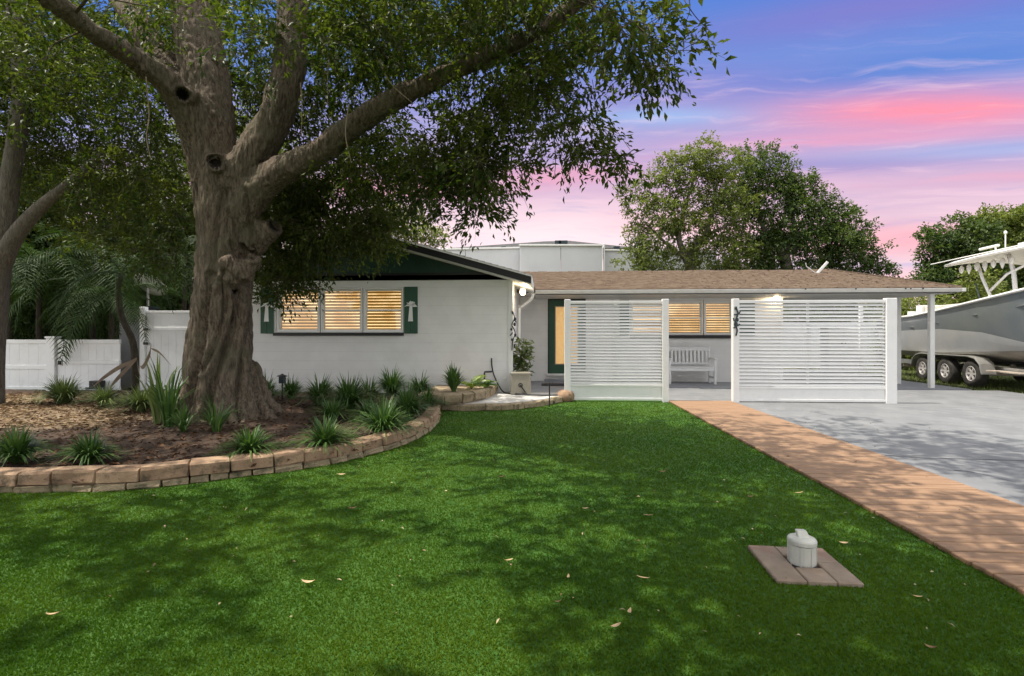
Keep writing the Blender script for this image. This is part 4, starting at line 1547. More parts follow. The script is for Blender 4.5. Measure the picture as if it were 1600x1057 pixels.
bbox('console', (2.1, 3.2), (CL - .5, CL + .5), (1.7, 2.62), 'gel')
bbox('helm_seat', (1.0, 1.4), (CL - .5, CL + .5), (1.7, 2.25), 'gel')
bbox('stern_seat', (-1.2, .5), (CL + .55, CL + 1.12), (1.6, 2.12), 'canvas')
bbox('cushion', (-1.5, -1.25), (CL + .6, CL + 1.2), (1.7, 2.16), 'gel')
bbox('cleat', (-1.75, -1.6), (CL + 1.0, CL + 1.3), (1.86, 2.0), 'gel', bevel=.01)
ws = MB().prism([bw(3.1, CL - .5, 2.60), bw(3.1, CL + .5, 2.60), bw(2.7, CL + .48, 3.05), bw(2.7, CL - .48, 3.05)], tuple(bU * -.02))
ws.build('windshield', M['glassdark'], boat)
# hard top: cambered panel
tw, tu0, tu1, tz = 1.02, -.62, 3.6, 3.18
hv, hf = [], []
nu, nv_ = 8, 7
for lay in (0, 1):
    for i in range(nu):
        for j in range(nv_):
            a, b = i / (nu - 1), j / (nv_ - 1) * 2 - 1
            w = tz + .10 * (1 - b * b) + .05 * math.sin(a * math.pi) + (.055 if lay else .0) * (1 if abs(b) < .99 else .5)
            hv.append(bw(tu0 + (tu1 - tu0) * a, CL + tw * b * (1 - .10 * (a < .1)), w))
q = lambda l, i, j: l * nu * nv_ + i * nv_ + j
for i in range(nu - 1):
    for j in range(nv_ - 1):
        for l in (0, 1):
            hf.append((q(l, i, j), q(l, i + 1, j), q(l, i + 1, j + 1), q(l, i, j + 1)))
for i in range(nu - 1):
    for j in (0, nv_ - 1):
        hf.append((q(0, i, j), q(0, i + 1, j), q(1, i + 1, j), q(1, i, j)))
for j in range(nv_ - 1):
    for i in (0, nu - 1):
        hf.append((q(0, i, j), q(0, i, j + 1), q(1, i, j + 1), q(1, i, j)))
ht = MB().add(hv, hf).build('hard_top', M['canvas'], boat, smooth=True)
ORG[ht.name] = org(boat)
for s in (1, -1):
    MB().tube([bw(tu0 + (tu1 - tu0) * a, CL + s * tw * (1 - .10 * (a < .1)), tz + .03 + .05 * math.sin(a * math.pi)) for a in np.linspace(0, 1, 9)], .035, 8).build('top_edge', M['gel'], ht, smooth=True)
    v = CL + s * .62
    MB().tube([bw(.75, v, 1.75), bw(.62, v, 2.3), bw(.35, v, 2.75), bw(.15, v * 1.0, 3.2)], .034, 8).build('top_leg', M['gel'], boat, smooth=True)
    MB().tube([bw(1.35, v, 1.75), bw(1.45, v, 2.4), bw(1.4, v, 2.8), bw(1.25, v, 3.25)], .045, 8).build('top_leg', M['gel'], boat, smooth=True)
    MB().tube([bw(.62, v, 2.42), bw(1.2, v, 2.78), bw(2.0, v, 2.98), bw(2.6, v, 3.0)], .030, 8).build('top_brace', M['gel'], boat, smooth=True)
    MB().tube([bw(.55, v + s * .1, 1.9), bw(.25, v + s * .1, 2.65)], .018, 6).build('rod', M['iron'], boat)
# antennas and radar bar
MB().tube([bw(1.6, CL + .55, 3.42), bw(-1.9, CL + .60, 3.42)], .014, 6).build('aerial', M['gel'], boat)
MB().tube([bw(.62, CL + .5, 3.25), bw(.62, CL + .5, 3.55)], .02, 6).tube([bw(.05, CL + .5, 3.55), bw(.72, CL + .5, 3.55)], .035, 6).build('radar_bar', M['gel'], boat)
MB().tube([bw(.95, CL + .5, 3.2), bw(.95, CL + .5, 3.80)], .014, 6).lathe(bw(.95, CL + .5, 3.80), [(.035, 0), (.03, .05), (.001, .07)], 8).build('mast_light', M['gel'], boat)
bbox('top_box', (1.8, 2.0), (CL + .3, CL + .8), (3.30, 3.42), 'gel', bevel=.01)
bbox('top_box', (2.9, 3.2), (CL + .1, CL + .6), (3.34, 3.52), 'gel', bevel=.03)
for i in range(7):
    p = bw(-.30 + i * .30, CL + .72, 3.17)
    MB().tube([p, p + Vector((0, 0, -.06)), p + Vector((0, 0, -.15)), p + Vector((0, 0, -.21 - .05 * (i % 2)))], [.02, .055, .045, .01], 8).build('hanging_float', M['gel'], boat, smooth=True)

# trailer
for u in (-1.02, 0, 1.02):
    for s in (1, -1):
        vo = 0 if s > 0 else 2 * CL
        c = bw(u, vo - s * .12, .345)
        tyre = MB()
        prof = [(.19, -.10), (.29, -.115), (.335, -.09), (.345, -.05), (.345, .05), (.335, .09), (.29, .115), (.19, .10)]
        tyre.lathe((0, 0, 0), prof + [prof[0]], 28, 'x', False)
        Rz = Matrix.Rotation(math.atan2((bV * -s).y, (bV * -s).x), 3, 'Z')
        place = lambda mb: [tuple(Rz @ Vector(v) + c) for v in mb.v]
        tyre.v = place(tyre)
        wl = tyre.build('wheel', M['rubber'], trailer, 0, smooth=True)
        ORG[wl.name] = org(trailer)
        rim = MB().lathe((0, 0, 0), [(.195, .06), (.195, -.095), (.175, -.105), (.16, -.06), (.155, .05)], 24, 'x')
        rim.lathe((0, 0, 0), [(.001, -.085), (.045, -.085), (.05, -.06), (.05, .0)], 14, 'x')
        for k in range(6):
            a = k * math.pi / 3
            rim.bar((-.075, math.cos(a) * .035, math.sin(a) * .035), (-.085, math.cos(a) * .175, math.sin(a) * .175), .05, .022, (1, 0, 0))
        rim.v = place(rim)
        rim.build('rim', M['rim'], wl, 0)
        dsk = MB().lathe((0, 0, 0), [(.17, -.02), (.001, -.02)], 18, 'x')
        dsk.v = place(dsk)
        dsk.build('drum', M['black'], wl, 0)
for s in (1, -1):
    vo = 0 if s > 0 else 2 * CL
    arc = [(-1.50, .42), (-1.42, .60), (-1.25, .73), (-1.0, .775), (1.0, .775), (1.25, .73), (1.42, .60), (1.50, .36)]
    mb = MB()
    vs = []
    for (u, w) in arc:
        vs += [bw(u, vo + s * .03, w), bw(u, vo - s * .27, w), bw(u, vo + s * .03, w + .012), bw(u, vo - s * .27, w + .012)]
    for i in range(len(arc) - 1):
        k = i * 4
        mb.f += [(k, k + 4, k + 5, k + 1), (k + 2, k + 3, k + 7, k + 6), (k, k + 2, k + 6, k + 4), (k + 1, k + 5, k + 7, k + 3)]
    mb.v = [tuple(v) for v in vs]
    mb.tube([bw(u, vo + s * .03, w) for u, w in arc], .018, 6)
    mb.build('fender', M['alu'], trailer)
    bbox('side_rail', (-3.0, 5.2), (vo - s * .36, vo - s * .46), (.40, .54), 'alu', trailer, .01)
    bbox('step_plate', (1.55, 2.6), (vo - s * .30, vo - s * .02), (.44, .47), 'rust', trailer, .006)
    for u in (-2.4, -1.2, 0, 1.2, 2.4, 3.4):
        bbox('bunk_post', (u - .04, u + .04), (vo - s * .75, vo - s * .83), (.5, .78), 'rust', trailer, .01)
    bbox('bunk', (-2.9, 3.6), (vo - s * .72, vo - s * .86), (.60, .66), 'black', trailer, .01)
for u in (-2.6, -1.02, 0, 1.02, 2.6, 4.2):
    bbox('axle', (u - .04, u + .04), (-.30, 2 * CL + .30), (.30, .38), 'rust', trailer, .01)
MB().bar(bw(5.2, -.41, .47), bw(8.0, CL, .47), .1, .12).bar(bw(5.2, 2 * CL + .41, .47), bw(8.0, CL, .47), .1, .12).build('tongue', M['alu'], trailer)
MB().tube([bw(7.6, CL, -.0), bw(7.6, CL, .7)], .04, 8).build('jack', M['alu'], trailer)

# =================================================================== THE OAK
YT0 = 7.2


def limb_pts(lst, y0=None):
    out, rad = [], []
    for q in lst:
        p = PD(q[0], q[1], q[3] if len(q) > 3 else YT0)
        out.append(p)
        rad.append(q[2] / 800 * (q[3] if len(q) > 3 else YT0))
    return out, rad


LIMBS = {
    'trunk': [(350, 672, 66, 7.2), (348, 650, 57, 7.2), (346, 622, 47, 7.2), (345, 580, 43, 7.2), (347, 520, 41, 7.2), (350, 450, 39, 7.2), (352, 390, 40, 7.2), (353, 335, 42, 7.2), (350, 290, 39, 7.2), (345, 250, 31, 7.2)],
    'left': [(346, 330, 30, 7.2), (324, 255, 29, 7.15), (300, 185, 25, 7.0), (262, 130, 21, 6.7), (200, 86, 17, 6.3), (130, 38, 14, 5.8), (60, -15, 15, 5.4), (-60, -90, 12, 5.0), (-260, -220, 9, 4.4)],
    'centre': [(350, 300, 32, 7.25), (336, 220, 31, 7.3), (322, 140, 33, 7.45), (311, 60, 33, 7.6), (303, -40, 29, 7.8), (290, -190, 22, 8.0), (300, -330, 15, 8.2)],
    'upright': [(365, 300, 32, 7.15), (398, 240, 29, 7.1), (430, 180, 25, 7.1), (451, 110, 23, 7.2), (459, 20, 23, 7.3), (472, -90, 19, 7.3), (520, -220, 13, 7.2)],
    'right': [(368, 340, 33, 7.15), (404, 298, 26, 7.05), (440, 268, 22, 6.9), (492, 242, 19, 6.7), (545, 202, 17.5, 6.5), (600, 164, 16.5, 6.3), (680, 125, 15, 6.0), (760, 88, 13, 5.7), (830, 55, 11, 5.4), (910, 0, 12, 5.1), (1000, -70, 9, 4.8)],
    'back': [(340, 250, 30, 7.5), (250, 90, 22, 8.4), (150, -60, 16, 9.4), (60, -180, 10, 10.2)],
    'over': [(303, -60, 24, 7.7), (310, -260, 19, 6.6), (340, -600, 16, 5.2), (460, -1100, 12, 3.6)],
    'stub': [(392, 378, 28, 7.25), (416, 362, 21, 7.2), (431, 352, 17, 7.15)],
}
def to_px(P):
    rel = P - np.array([0, 0, H])
    xc = rel[:, 0] * CY + rel[:, 1] * SY
    dd = -rel[:, 0] * SY + rel[:, 1] * CY
    return CX + F * xc / dd, HOR - F * rel[:, 2] / dd, dd


limb_lines = {}
mb = MB()
for nm, lst in LIMBS.items():
    p, r_ = limb_pts(lst)
    n0 = len(p)
    cp = catmull(p, 4)
    cr = [r_[min(i // 4, n0 - 1)] * (1 - (i % 4) / 4) + r_[min(i // 4 + 1, n0 - 1)] * ((i % 4) / 4) for i in range(len(cp))]
    limb_lines[nm] = (cp, cr)
    if nm == 'trunk':
        lobe = lambda th, i, q: 1 + .085 * math.cos(3 * th + q.z * 1.1 + .6) + .06 * math.cos(5 * th - q.z * 1.7 + 2) + .035 * math.cos(9 * th + q.z * 2.1)
    else:
        lobe = lambda th, i, q: 1 + .05 * math.cos(3 * th + q.z * 2 + q.x) + .03 * math.cos(6 * th + q.z * 3)
    mb.tube(cp, cr, 24 if nm == 'trunk' else 16, lobe=lobe)
# buttress roots
tb0 = PG(350, 655, .08)
for a, L, r0 in ((-.25, .62, .17), (.35, .5, .14), (-1.1, .5, .16), (-2.0, .45, .17), (-2.75, .55, .15), (2.6, .5, .14), (1.6, .8, .18), (-.75, .55, .15)):
    dv = Vector((math.cos(a), math.sin(a), 0))
    mb.tube([tb0 + dv * .28 + Vector((0, 0, .75)), tb0 + dv * .43 + Vector((0, 0, .34)), tb0 + dv * (.46 + L * .3) + Vector((0, 0, .10)), tb0 + dv * (.46 + L * .62) + Vector((0, 0, .01)), tb0 + dv * (.46 + L) + Vector((0, 0, -.09))],
            [r0 * .9, r0 * 1.0, r0 * .8, r0 * .5, r0 * .25], 10)
# burl and collar
for (a, b, r_, dd) in ((378, 424, 20, 6.84), (358, 412, 14, 6.80), (394, 410, 16, 6.88), (366, 436, 13, 6.80), (294, 150, 16, 6.82), (338, 258, 13, 6.84)):
    c = PD(a, b, dd)
    rr_ = r_ / 800 * 7
    mb.lathe((c.x, c.y, c.z), [(.001, -rr_), (rr_ * .7, -rr_ * .7), (rr_, 0), (rr_ * .7, rr_ * .7), (.001, rr_)], 10)
raw = mb.build('raw_trunk', M['bark'], None, 0)
rm = raw.modifiers.new('r', 'REMESH')
rm.mode = 'VOXEL'
rm.voxel_size = .021
sm_ = raw.modifiers.new('s', 'SMOOTH')
sm_.iterations = 4
sm_.factor = .5
dg = bpy.context.evaluated_depsgraph_get()
me = bpy.data.meshes.new_from_object(raw.evaluated_get(dg))
bpy.data.objects.remove(raw)
co = np.empty(len(me.vertices) * 3, np.float32)
no = np.empty(len(me.vertices) * 3, np.float32)
me.vertices.foreach_get('co', co)
me.vertices.foreach_get('normal', no)
co = co.reshape(-1, 3)
no = no.reshape(-1, 3)
disp = np.empty(len(co), np.float32)
for i, c in enumerate(co):
    x, y, z = float(c[0]), float(c[1]), float(c[2])
    th = math.atan2(y - tb0.y, x - tb0.x)
    # twisted flutes, then bark plates
    fl = mnoise.noise(Vector((math.cos(th + z * .25) * 2.2, math.sin(th + z * .25) * 2.2, z * .55))) if z < 3.4 else 0
    pl = mnoise.noise(Vector((x * 16, y * 16, z * 4.2)))
    p2 = mnoise.noise(Vector((x * 5, y * 5, z * 2.5 + 7)))
    p3 = mnoise.noise(Vector((x * 30, y * 30, z * 7)))
    disp[i] = .062 * fl + .020 * (abs(pl) * 2 - .5) + .03 * p2 + .008 * p3
# knot holes
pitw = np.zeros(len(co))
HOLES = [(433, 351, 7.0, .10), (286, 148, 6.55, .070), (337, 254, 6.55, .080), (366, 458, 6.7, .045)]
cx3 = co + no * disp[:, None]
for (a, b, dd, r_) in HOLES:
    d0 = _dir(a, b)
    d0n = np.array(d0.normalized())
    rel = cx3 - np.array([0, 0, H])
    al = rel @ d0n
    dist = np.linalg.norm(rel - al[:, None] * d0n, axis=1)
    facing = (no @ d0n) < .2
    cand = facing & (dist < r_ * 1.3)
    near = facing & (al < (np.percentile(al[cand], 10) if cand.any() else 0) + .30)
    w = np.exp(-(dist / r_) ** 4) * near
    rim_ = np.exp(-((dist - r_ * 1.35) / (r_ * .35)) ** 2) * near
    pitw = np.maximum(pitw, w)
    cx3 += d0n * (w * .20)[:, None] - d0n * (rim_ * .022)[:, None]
# deep creases running down the trunk
GROOVES = [([(372, 462), (366, 500), (352, 545), (335, 590), (322, 650)], .05, .10), ([(392, 470), (388, 520), (378, 570), (372, 620), (372, 660)], .045, .09), ([(330, 430), (322, 480), (316, 540), (300, 610), (288, 660)], .045, .07),
           ([(352, 300), (340, 350), (334, 400), (338, 440)], .04, .05), ([(384, 300), (392, 350), (398, 400)], .04, .05), ([(405, 470), (404, 540), (402, 600), (408, 650)], .045, .08), ([(360, 380), (372, 398), (398, 404)], .03, .05), ([(345, 440), (352, 470), (345, 520), (318, 580)], .035, .06)]
relp = np.stack(to_px(cx3)[:2], 1)
ddp = to_px(cx3)[2]
front = (no @ np.array([SY * 0, -1.0, 0])) > -.15
for g_, wd_, dp_ in GROOVES:
    gp = np.array([(q.x, q.y) for q in catmull([(q0[0], q0[1], 0) for q0 in g_], 10)])
    dm = np.full(len(cx3), 1e9)
    for q0 in gp:
        dm = np.minimum(dm, np.hypot(relp[:, 0] - q0[0], relp[:, 1] - q0[1]))
    dm = dm / 800 * 7.0
    w = np.exp(-(dm / wd_) ** 2) * front * (ddp < 7.6)
    rim_ = np.exp(-((dm - wd_ * 1.9) / wd_) ** 2) * front * (ddp < 7.6)
    cx3 += no * (rim_ * dp_ * .35 - w * dp_)[:, None]
me.vertices.foreach_set('co', cx3.astype(np.float32).ravel())
me.polygons.foreach_set('use_smooth', np.ones(len(me.polygons), bool))
me.update()
oak = thing('oak_tree', (tb0.x, tb0.y, 0), 'huge spreading oak with a fluted grey trunk rising from the mulch bed', 'tree')
me.name = 'trunk'
me.materials.clear()
me.materials.append(M['bark'])
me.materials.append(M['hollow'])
npol = len(me.polygons)
lv = np.empty(len(me.loops), np.int32)
me.loops.foreach_get('vertex_index', lv)
ls_ = np.empty(npol, np.int32)
me.polygons.foreach_get('loop_start', ls_)
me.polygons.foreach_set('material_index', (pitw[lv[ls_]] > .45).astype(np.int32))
tr_o = bpy.data.objects.new('trunk', me)
COL.objects.link(tr_o)
tr_o.parent = oak
tr_o.location = -org(oak)

# crown: leafy twigs scattered through chosen volumes (photo ellipse, depth range, number of twigs)
all_line = [(np.array([tuple(p) for p in cp]), np.array(cr)) for k_, (cp, cr) in limb_lines.items() if k_ != 'stub']
LP = np.concatenate([a for a, _ in all_line])
LR = np.concatenate([b for _, b in all_line])


lpx, lpy, ldd = to_px(LP)
lrp = LR / ldd * F


def clear_of_limbs(P, pad=1.0, keep=.10):
    """leave the limbs in view: few leaves hang between them and the street"""
    a, b, dd = to_px(P)
    ok = np.ones(len(P), bool)
    for i in range(len(lpx)):
        if lpy[i] < -40:
            continue
        hit = ((a - lpx[i]) ** 2 + (b - lpy[i]) ** 2 < (lrp[i] * pad + 7) ** 2) & (dd < ldd[i] + LR[i])
        ok &= ~hit
    return ok | (rng.uniform(0, 1, len(P)) < keep)


def ellipse_twigs(cx, cy, rx, ry, d0, d1, n, nclump, cr, spreadz=.6):
    """n twigs gathered in nclump clumps inside an ellipse of the picture, between two depths"""
    ang = rng.uniform(0, 2 * np.pi, nclump)
    rad = np.sqrt(rng.uniform(0, 1, nclump))
    qx, qy = cx + rx * rad * np.cos(ang), cy + ry * rad * np.sin(ang)
    dd = rng.uniform(d0, d1, nclump)
    C = np.array([tuple(PD(a, b, c)) for a, b, c in zip(qx, qy, dd)])
    idx = rng.integers(0, nclump, n)
    off = rng.normal(0, 1, (n, 3)) * np.array([cr, cr, cr * spreadz]) * .84 * rng.uniform(.6, 1.25, nclump)[idx][:, None]
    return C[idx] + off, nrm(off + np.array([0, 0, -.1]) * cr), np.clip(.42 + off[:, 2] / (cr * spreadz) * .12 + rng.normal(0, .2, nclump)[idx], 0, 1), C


TW, TD, TT, CC = [], [], [], []
VOL = [
    # upper left and middle
    (60, 60, 150, 120, 5.5, 9.5, 420, 30, .30), (190, 40, 160, 120, 6.5, 9.8, 420, 30, .30), (330, 50, 160, 130, 7.8, 10, 420, 30, .30),
    (100, 190, 150, 100, 8.0, 10.5, 330, 26, .28), (230, 190, 100, 110, 7.8, 10.2, 300, 22, .26), (430, 70, 160, 120, 7.6, 9.8, 420, 30, .30),
    (560, 70, 150, 100, 6.2, 9.0, 460, 30, .28), (690, 60, 130, 85, 5.4, 8.2, 400, 28, .27), (560, 10, 420, 60, 4.8, 8.0, 420, 40, .28),
    (820, 45, 100, 65, 5.0, 7.0, 210, 18, .22), (400, 200, 60, 110, 7.8, 9.5, 170, 14, .25), (490, 170, 70, 70, 7.6, 9.2, 170, 13, .25),
    # hanging curtains under the right limb
    (640, 240, 90, 60, 6.2, 8.0, 230, 17, .21), (735, 225, 90, 75, 5.8, 7.4, 250, 18, .19), (700, 285, 75, 40, 6.0, 7.4, 110, 10, .15), (800, 165, 90, 60, 5.4, 6.8, 170, 15, .17),
    (745, 325, 26, 20, 6.2, 6.8, 26, 3, .10), (870, 195, 85, 38, 5.4, 6.4, 90, 12, .13), (945, 225, 45, 22, 5.2, 5.9, 36, 6, .10), (985, 240, 18, 12, 5.1, 5.5, 14, 3, .07),
    (560, 250, 80, 60, 7.2, 8.6, 200, 14, .22),
    # right tips against the sky
    (900, 60, 60, 60, 4.8, 6.0, 80, 12, .14), (960, 30, 60, 40, 4.4, 5.6, 60, 9, .12), (990, 40, 48, 35, 4.2, 5.0, 42, 7, .10), (1030, 95, 26, 30, 4.2, 4.8, 30, 5, .08), (1005, 110, 22, 20, 4.3, 4.9, 14, 3, .07),
    (860, 120, 60, 30, 5.0, 6.0, 50, 8, .12),
    # low mass right of the trunk, in front of the gable
    (500, 320, 85, 62, 7.6, 9.2, 430, 26, .19), (452, 395, 45, 55, 7.8, 9.0, 250, 16, .16), (525, 372, 50, 34, 8.0, 9.2, 130, 9, .15), (585, 335, 48, 32, 8.0, 9.2, 130, 9, .16), (450, 300, 55, 55, 7.6, 9.0, 170, 11, .19), (605, 290, 55, 40, 7.8, 9.0, 120, 9, .17),
    (440, 445, 30, 22, 8.0, 8.8, 60, 6, .11), (590, 380, 30, 14, 8.3, 9.0, 34, 4, .09),
    # left of the trunk
    (215, 300, 85, 90, 7.9, 10, 330, 20, .25), (255, 360, 45, 60, 8.0, 9.8, 150, 10, .22), (110, 290, 120, 70, 8.6, 10.5, 280, 20, .25),
]
for a in VOL:
    P_, D_, T_, C_ = ellipse_twigs(*a[:6], int(a[6] * (.62 if a[0] > 850 else .86)), *a[7:])
    TW.append(P_)
    TD.append(D_)
    TT.append(T_)
    CC.append(C_)
P_, D_, T_ = np.concatenate(TW), np.concatenate(TD), np.concatenate(TT)
k = clear_of_limbs(P_, 1.0, .22)
P_, D_, T_ = P_[k], D_[k], T_[k]
big = rng.uniform(0, 1, len(P_)) < .35
parts = [sprays(P_[~big], D_[~big], .32, 19, .082, .032, .42, .62, T_[~big]), sprays(P_[big], D_[big], .24, 15, .102, .042, .45, .75, np.clip(T_[big] + .08, 0, 1))]
# the stems of those twigs
tl_ = .30
tv, tf = [], []
pts3 = np.stack([P_ - D_ * .10, P_ + D_ * .14 - np.array([0, 0, .02]), P_ + D_ * .28 - np.array([0, 0, .10])], 1)
sdv = nrm(np.cross(D_, np.array([0.13, 1.0, .2]))) * .0032
TWV = np.stack([pts3[:, 0] - sdv, pts3[:, 0] + sdv, pts3[:, 1] - sdv * .8, pts3[:, 1] + sdv * .8, pts3[:, 2] - sdv * .4, pts3[:, 2] + sdv * .4], 1).reshape(-1, 3)
kk_ = np.arange(len(P_))[:, None] * 6
TWF = np.concatenate([kk_ + [0, 1, 3, 2], kk_ + [2, 3, 5, 4]])
st_o = link('twig_stem', np_mesh('twig_stem', TWV - np.array(org(oak)), TWF, M['bark']), oak, org(oak))
st_o['kind'] = 'stuff'
# the crown carries on overhead and towards the street, above the picture
CO = []
while len(CO) < 74:
    x, y = rng.uniform(-11, 1.6), rng.uniform(-4.5, 8.6)
    z = rng.uniform(4.6, 6.8)
    dcam = -x * SY + y * CY
    if x > 2.4 - .25 * max(0, y) or (x + 3.7) ** 2 / 62 + (y - 3.2) ** 2 / 88 > 1:
        continue
    if dcam > 0 and z - H < .72 * dcam + 1.0:
        continue
    CO.append((x, y, z))
CO = np.array(CO + [(.9, 6.8, 7.1), (1.5, 6.2, 6.9), (2.0, 5.4, 6.5), (2.6, 5.0, 6.4), (3.1, 4.5, 6.1), (2.3, 4.3, 6.3), (3.6, 4.0, 6.0)])
CRO = rng.uniform(.45, .85, len(CO))
idx = np.repeat(np.arange(len(CO)), 64)
off = rng.normal(0, 1, (len(idx), 3)) * (CRO[idx][:, None]) * np.array([.8, .8, .45])
PO = CO[idx] + off
parts.append(sprays(PO, nrm(off + .01), .4, 16, .13, .06, .3, .9))
v, f, tt = cat_arrays(parts)
cr_o = link('crown', np_mesh('crown', v - np.array(org(oak)), f, M['oakleaf'], tt), oak, org(oak))

# boughs and twigs that carry the leaves
mb = MB()
Call = np.concatenate(CC + [CO])
rb = random.Random(3)
nodes = np.concatenate([LP[LR < .30], np.zeros((0, 3))])
nrad = LR[LR < .30].copy()
order = np.argsort([np.min(np.linalg.norm(nodes - c, axis=1)) for c in Call])
for ci in order:
    c = Call[ci]
    dist = np.linalg.norm(nodes - c, axis=1) * np.where(nodes[:, 2] > c[2] + .5, 1.15, 1.0)
    j = int(np.argmin(dist))
    a = Vector(nodes[j])
    b = Vector(c)
    L = (b - a).length
    if L < .15 or L > 4.0:
        continue
    m1 = a.lerp(b, .35) + Vector((rb.uniform(-.12, .12), rb.uniform(-.12, .12), .12)) * L
    m2 = a.lerp(b, .7) + Vector((rb.uniform(-.12, .12), rb.uniform(-.12, .12), .10)) * L
    r0 = min(float(nrad[j]) * .7, .007 + .011 * L)
    cp = catmull([a, m1, m2, b], 3)
    rr_ = [max(.004, r0 * (1 - .65 * t_ / 9)) for t_ in range(10)]
    mb.tube(cp, rr_, 5, cap=False)
    nodes = np.concatenate([nodes, np.array([tuple(q) for q in cp[3:]])])
    nrad = np.concatenate([nrad, rr_[3:]])
bo = mb.build('branch', M['bark'], oak, smooth=True)
bo['kind'] = 'stuff'
# twigs of the hanging tips and fine aerial roots
mb = MB()
def drip(pts, r0=.007):
    cp = catmull([PD(*q) for q in pts], 5)
    mb.tube(cp, [r0 * (1 - .7 * i / len(cp)) for i in range(len(cp))], 5, cap=False)


for pts in ([(830, 60, 5.4), (900, 110, 5.2), (940, 170, 5.2), (985, 235, 5.2)], [(880, 20, 5.1), (930, 70, 4.9), (990, 90, 4.6), (1045, 110, 4.5)], [(900, 0, 5.0), (980, 30, 4.6), (1050, 90, 4.4)],
            [(1000, -60, 4.8), (1060, -10, 4.4), (1075, 10, 4.3), (1090, 30, 4.3), (1112, 52, 4.3)], [(1070, -40, 4.5), (1078, 10, 4.4), (1072, 34, 4.4)], [(800, 80, 5.6), (850, 150, 5.5), (900, 200, 5.5), (965, 215, 5.4)],
            [(700, 120, 6.0), (740, 200, 6.1), (750, 290, 6.3), (760, 330, 6.5)], [(620, 160, 6.3), (690, 230, 6.3), (730, 300, 6.4)], [(865, 205, 5.5), (868, 250, 5.4), (866, 280, 5.4)], [(920, 0, 5), (940, 40, 4.9), (945, 80, 4.8)]):
    drip(pts)
tw_o = mb.build('twig', M['bark'], oak, smooth=True)
tw_o['kind'] = 'stuff'
mb = MB()
for pts in ([(580, 20, 6.3), (540, 45, 6.2), (515, 90, 6.2), (512, 170, 6.3)], [(545, 165, 6.2), (540, 210, 6.2), (549, 255, 6.2)], [(228, 120, 6.4), (233, 180, 6.5), (229, 215, 6.5), (236, 250, 6.5)], [(590, 90, 6.0), (610, 130, 6.0), (645, 162, 6.0)],
            [(320, 0, 6.4), (330, 40, 6.4), (360, 35, 6.4)], [(445, 10, 6.6), (450, 45, 6.5), (480, 55, 6.5)], [(470, 130, 6.6), (472, 170, 6.6), (471, 215, 6.6)]):
    drip(pts, .010)
va = mb.build('aerial_root', M['pole'], oak, smooth=True)
va['kind'] = 'stuff'

# =================================================================== OTHER TREES
def blob_leaves(blobs, dens, L, Wd, sub=.42, per=9, tint=(.15, .75), core=.25):
    """crown lobes in world space: list of (centre, radius); leaves cluster in sub-clumps over each lobe"""
    out = []
    for c, r in blobs:
        c = np.array(c)
        ns = max(6, int(14 * (r / .8) ** 1.3))
        dv = nrm(rng.normal(0, 1, (ns, 3)))
        rd = r * rng.uniform(core, 1.0, ns) ** .55
        S = c + dv * rd[:, None] * np.array([1, 1, .85])
        n = int(dens * r ** 2.2 / ns) + 2
        idx = np.repeat(np.arange(ns), n)
        off = rng.normal(0, 1, (len(idx), 3)) * r * sub * .5 * np.array([1, 1, .7])
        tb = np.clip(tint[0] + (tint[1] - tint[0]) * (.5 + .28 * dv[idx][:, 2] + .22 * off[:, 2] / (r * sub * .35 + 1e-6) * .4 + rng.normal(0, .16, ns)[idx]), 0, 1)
        out.append(sprays(S[idx] + off, nrm(off + dv[idx] * r * .2), L * 2.4, per, L, Wd, .2, .95, tb))
    return cat_arrays(out)


def tree(name, label, base, trunk_paths, blobs, dens, L, Wd, m, barkm='bark2', group=None, tint=(.15, .75), sub=.42):
    t = thing(name, base, label, 'tree', group)
    mb = MB()
    for pts, rad in trunk_paths:
        cp = catmull(pts, 4)
        k_ = len(cp)
        r0, r1 = rad
        mb.tube(cp, [r0 + (r1 - r0) * i / (k_ - 1) for i in range(k_)], 9, lobe=lambda th, i, q: 1 + .07 * math.cos(3 * th + q.z * 2))
    if mb.v:
        mb.build('trunk', M[barkm], t, smooth=True)
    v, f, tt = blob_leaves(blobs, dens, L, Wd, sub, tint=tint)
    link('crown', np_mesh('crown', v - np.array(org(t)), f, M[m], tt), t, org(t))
    return t


def pb(lst, Y):
    """lobes given as (photo x, photo y, photo radius[, depth])"""
    return [(tuple(PD(q[0], q[1], q[3] if len(q) > 3 else Y)), q[2] / 800 * (q[3] if len(q) > 3 else Y)) for q in lst]


def ptrunk(lst, Y, r0, r1):
    return ([PD(a, b, Y + (c[0] if c else 0)) for a, b, *c in lst], (r0, r1))


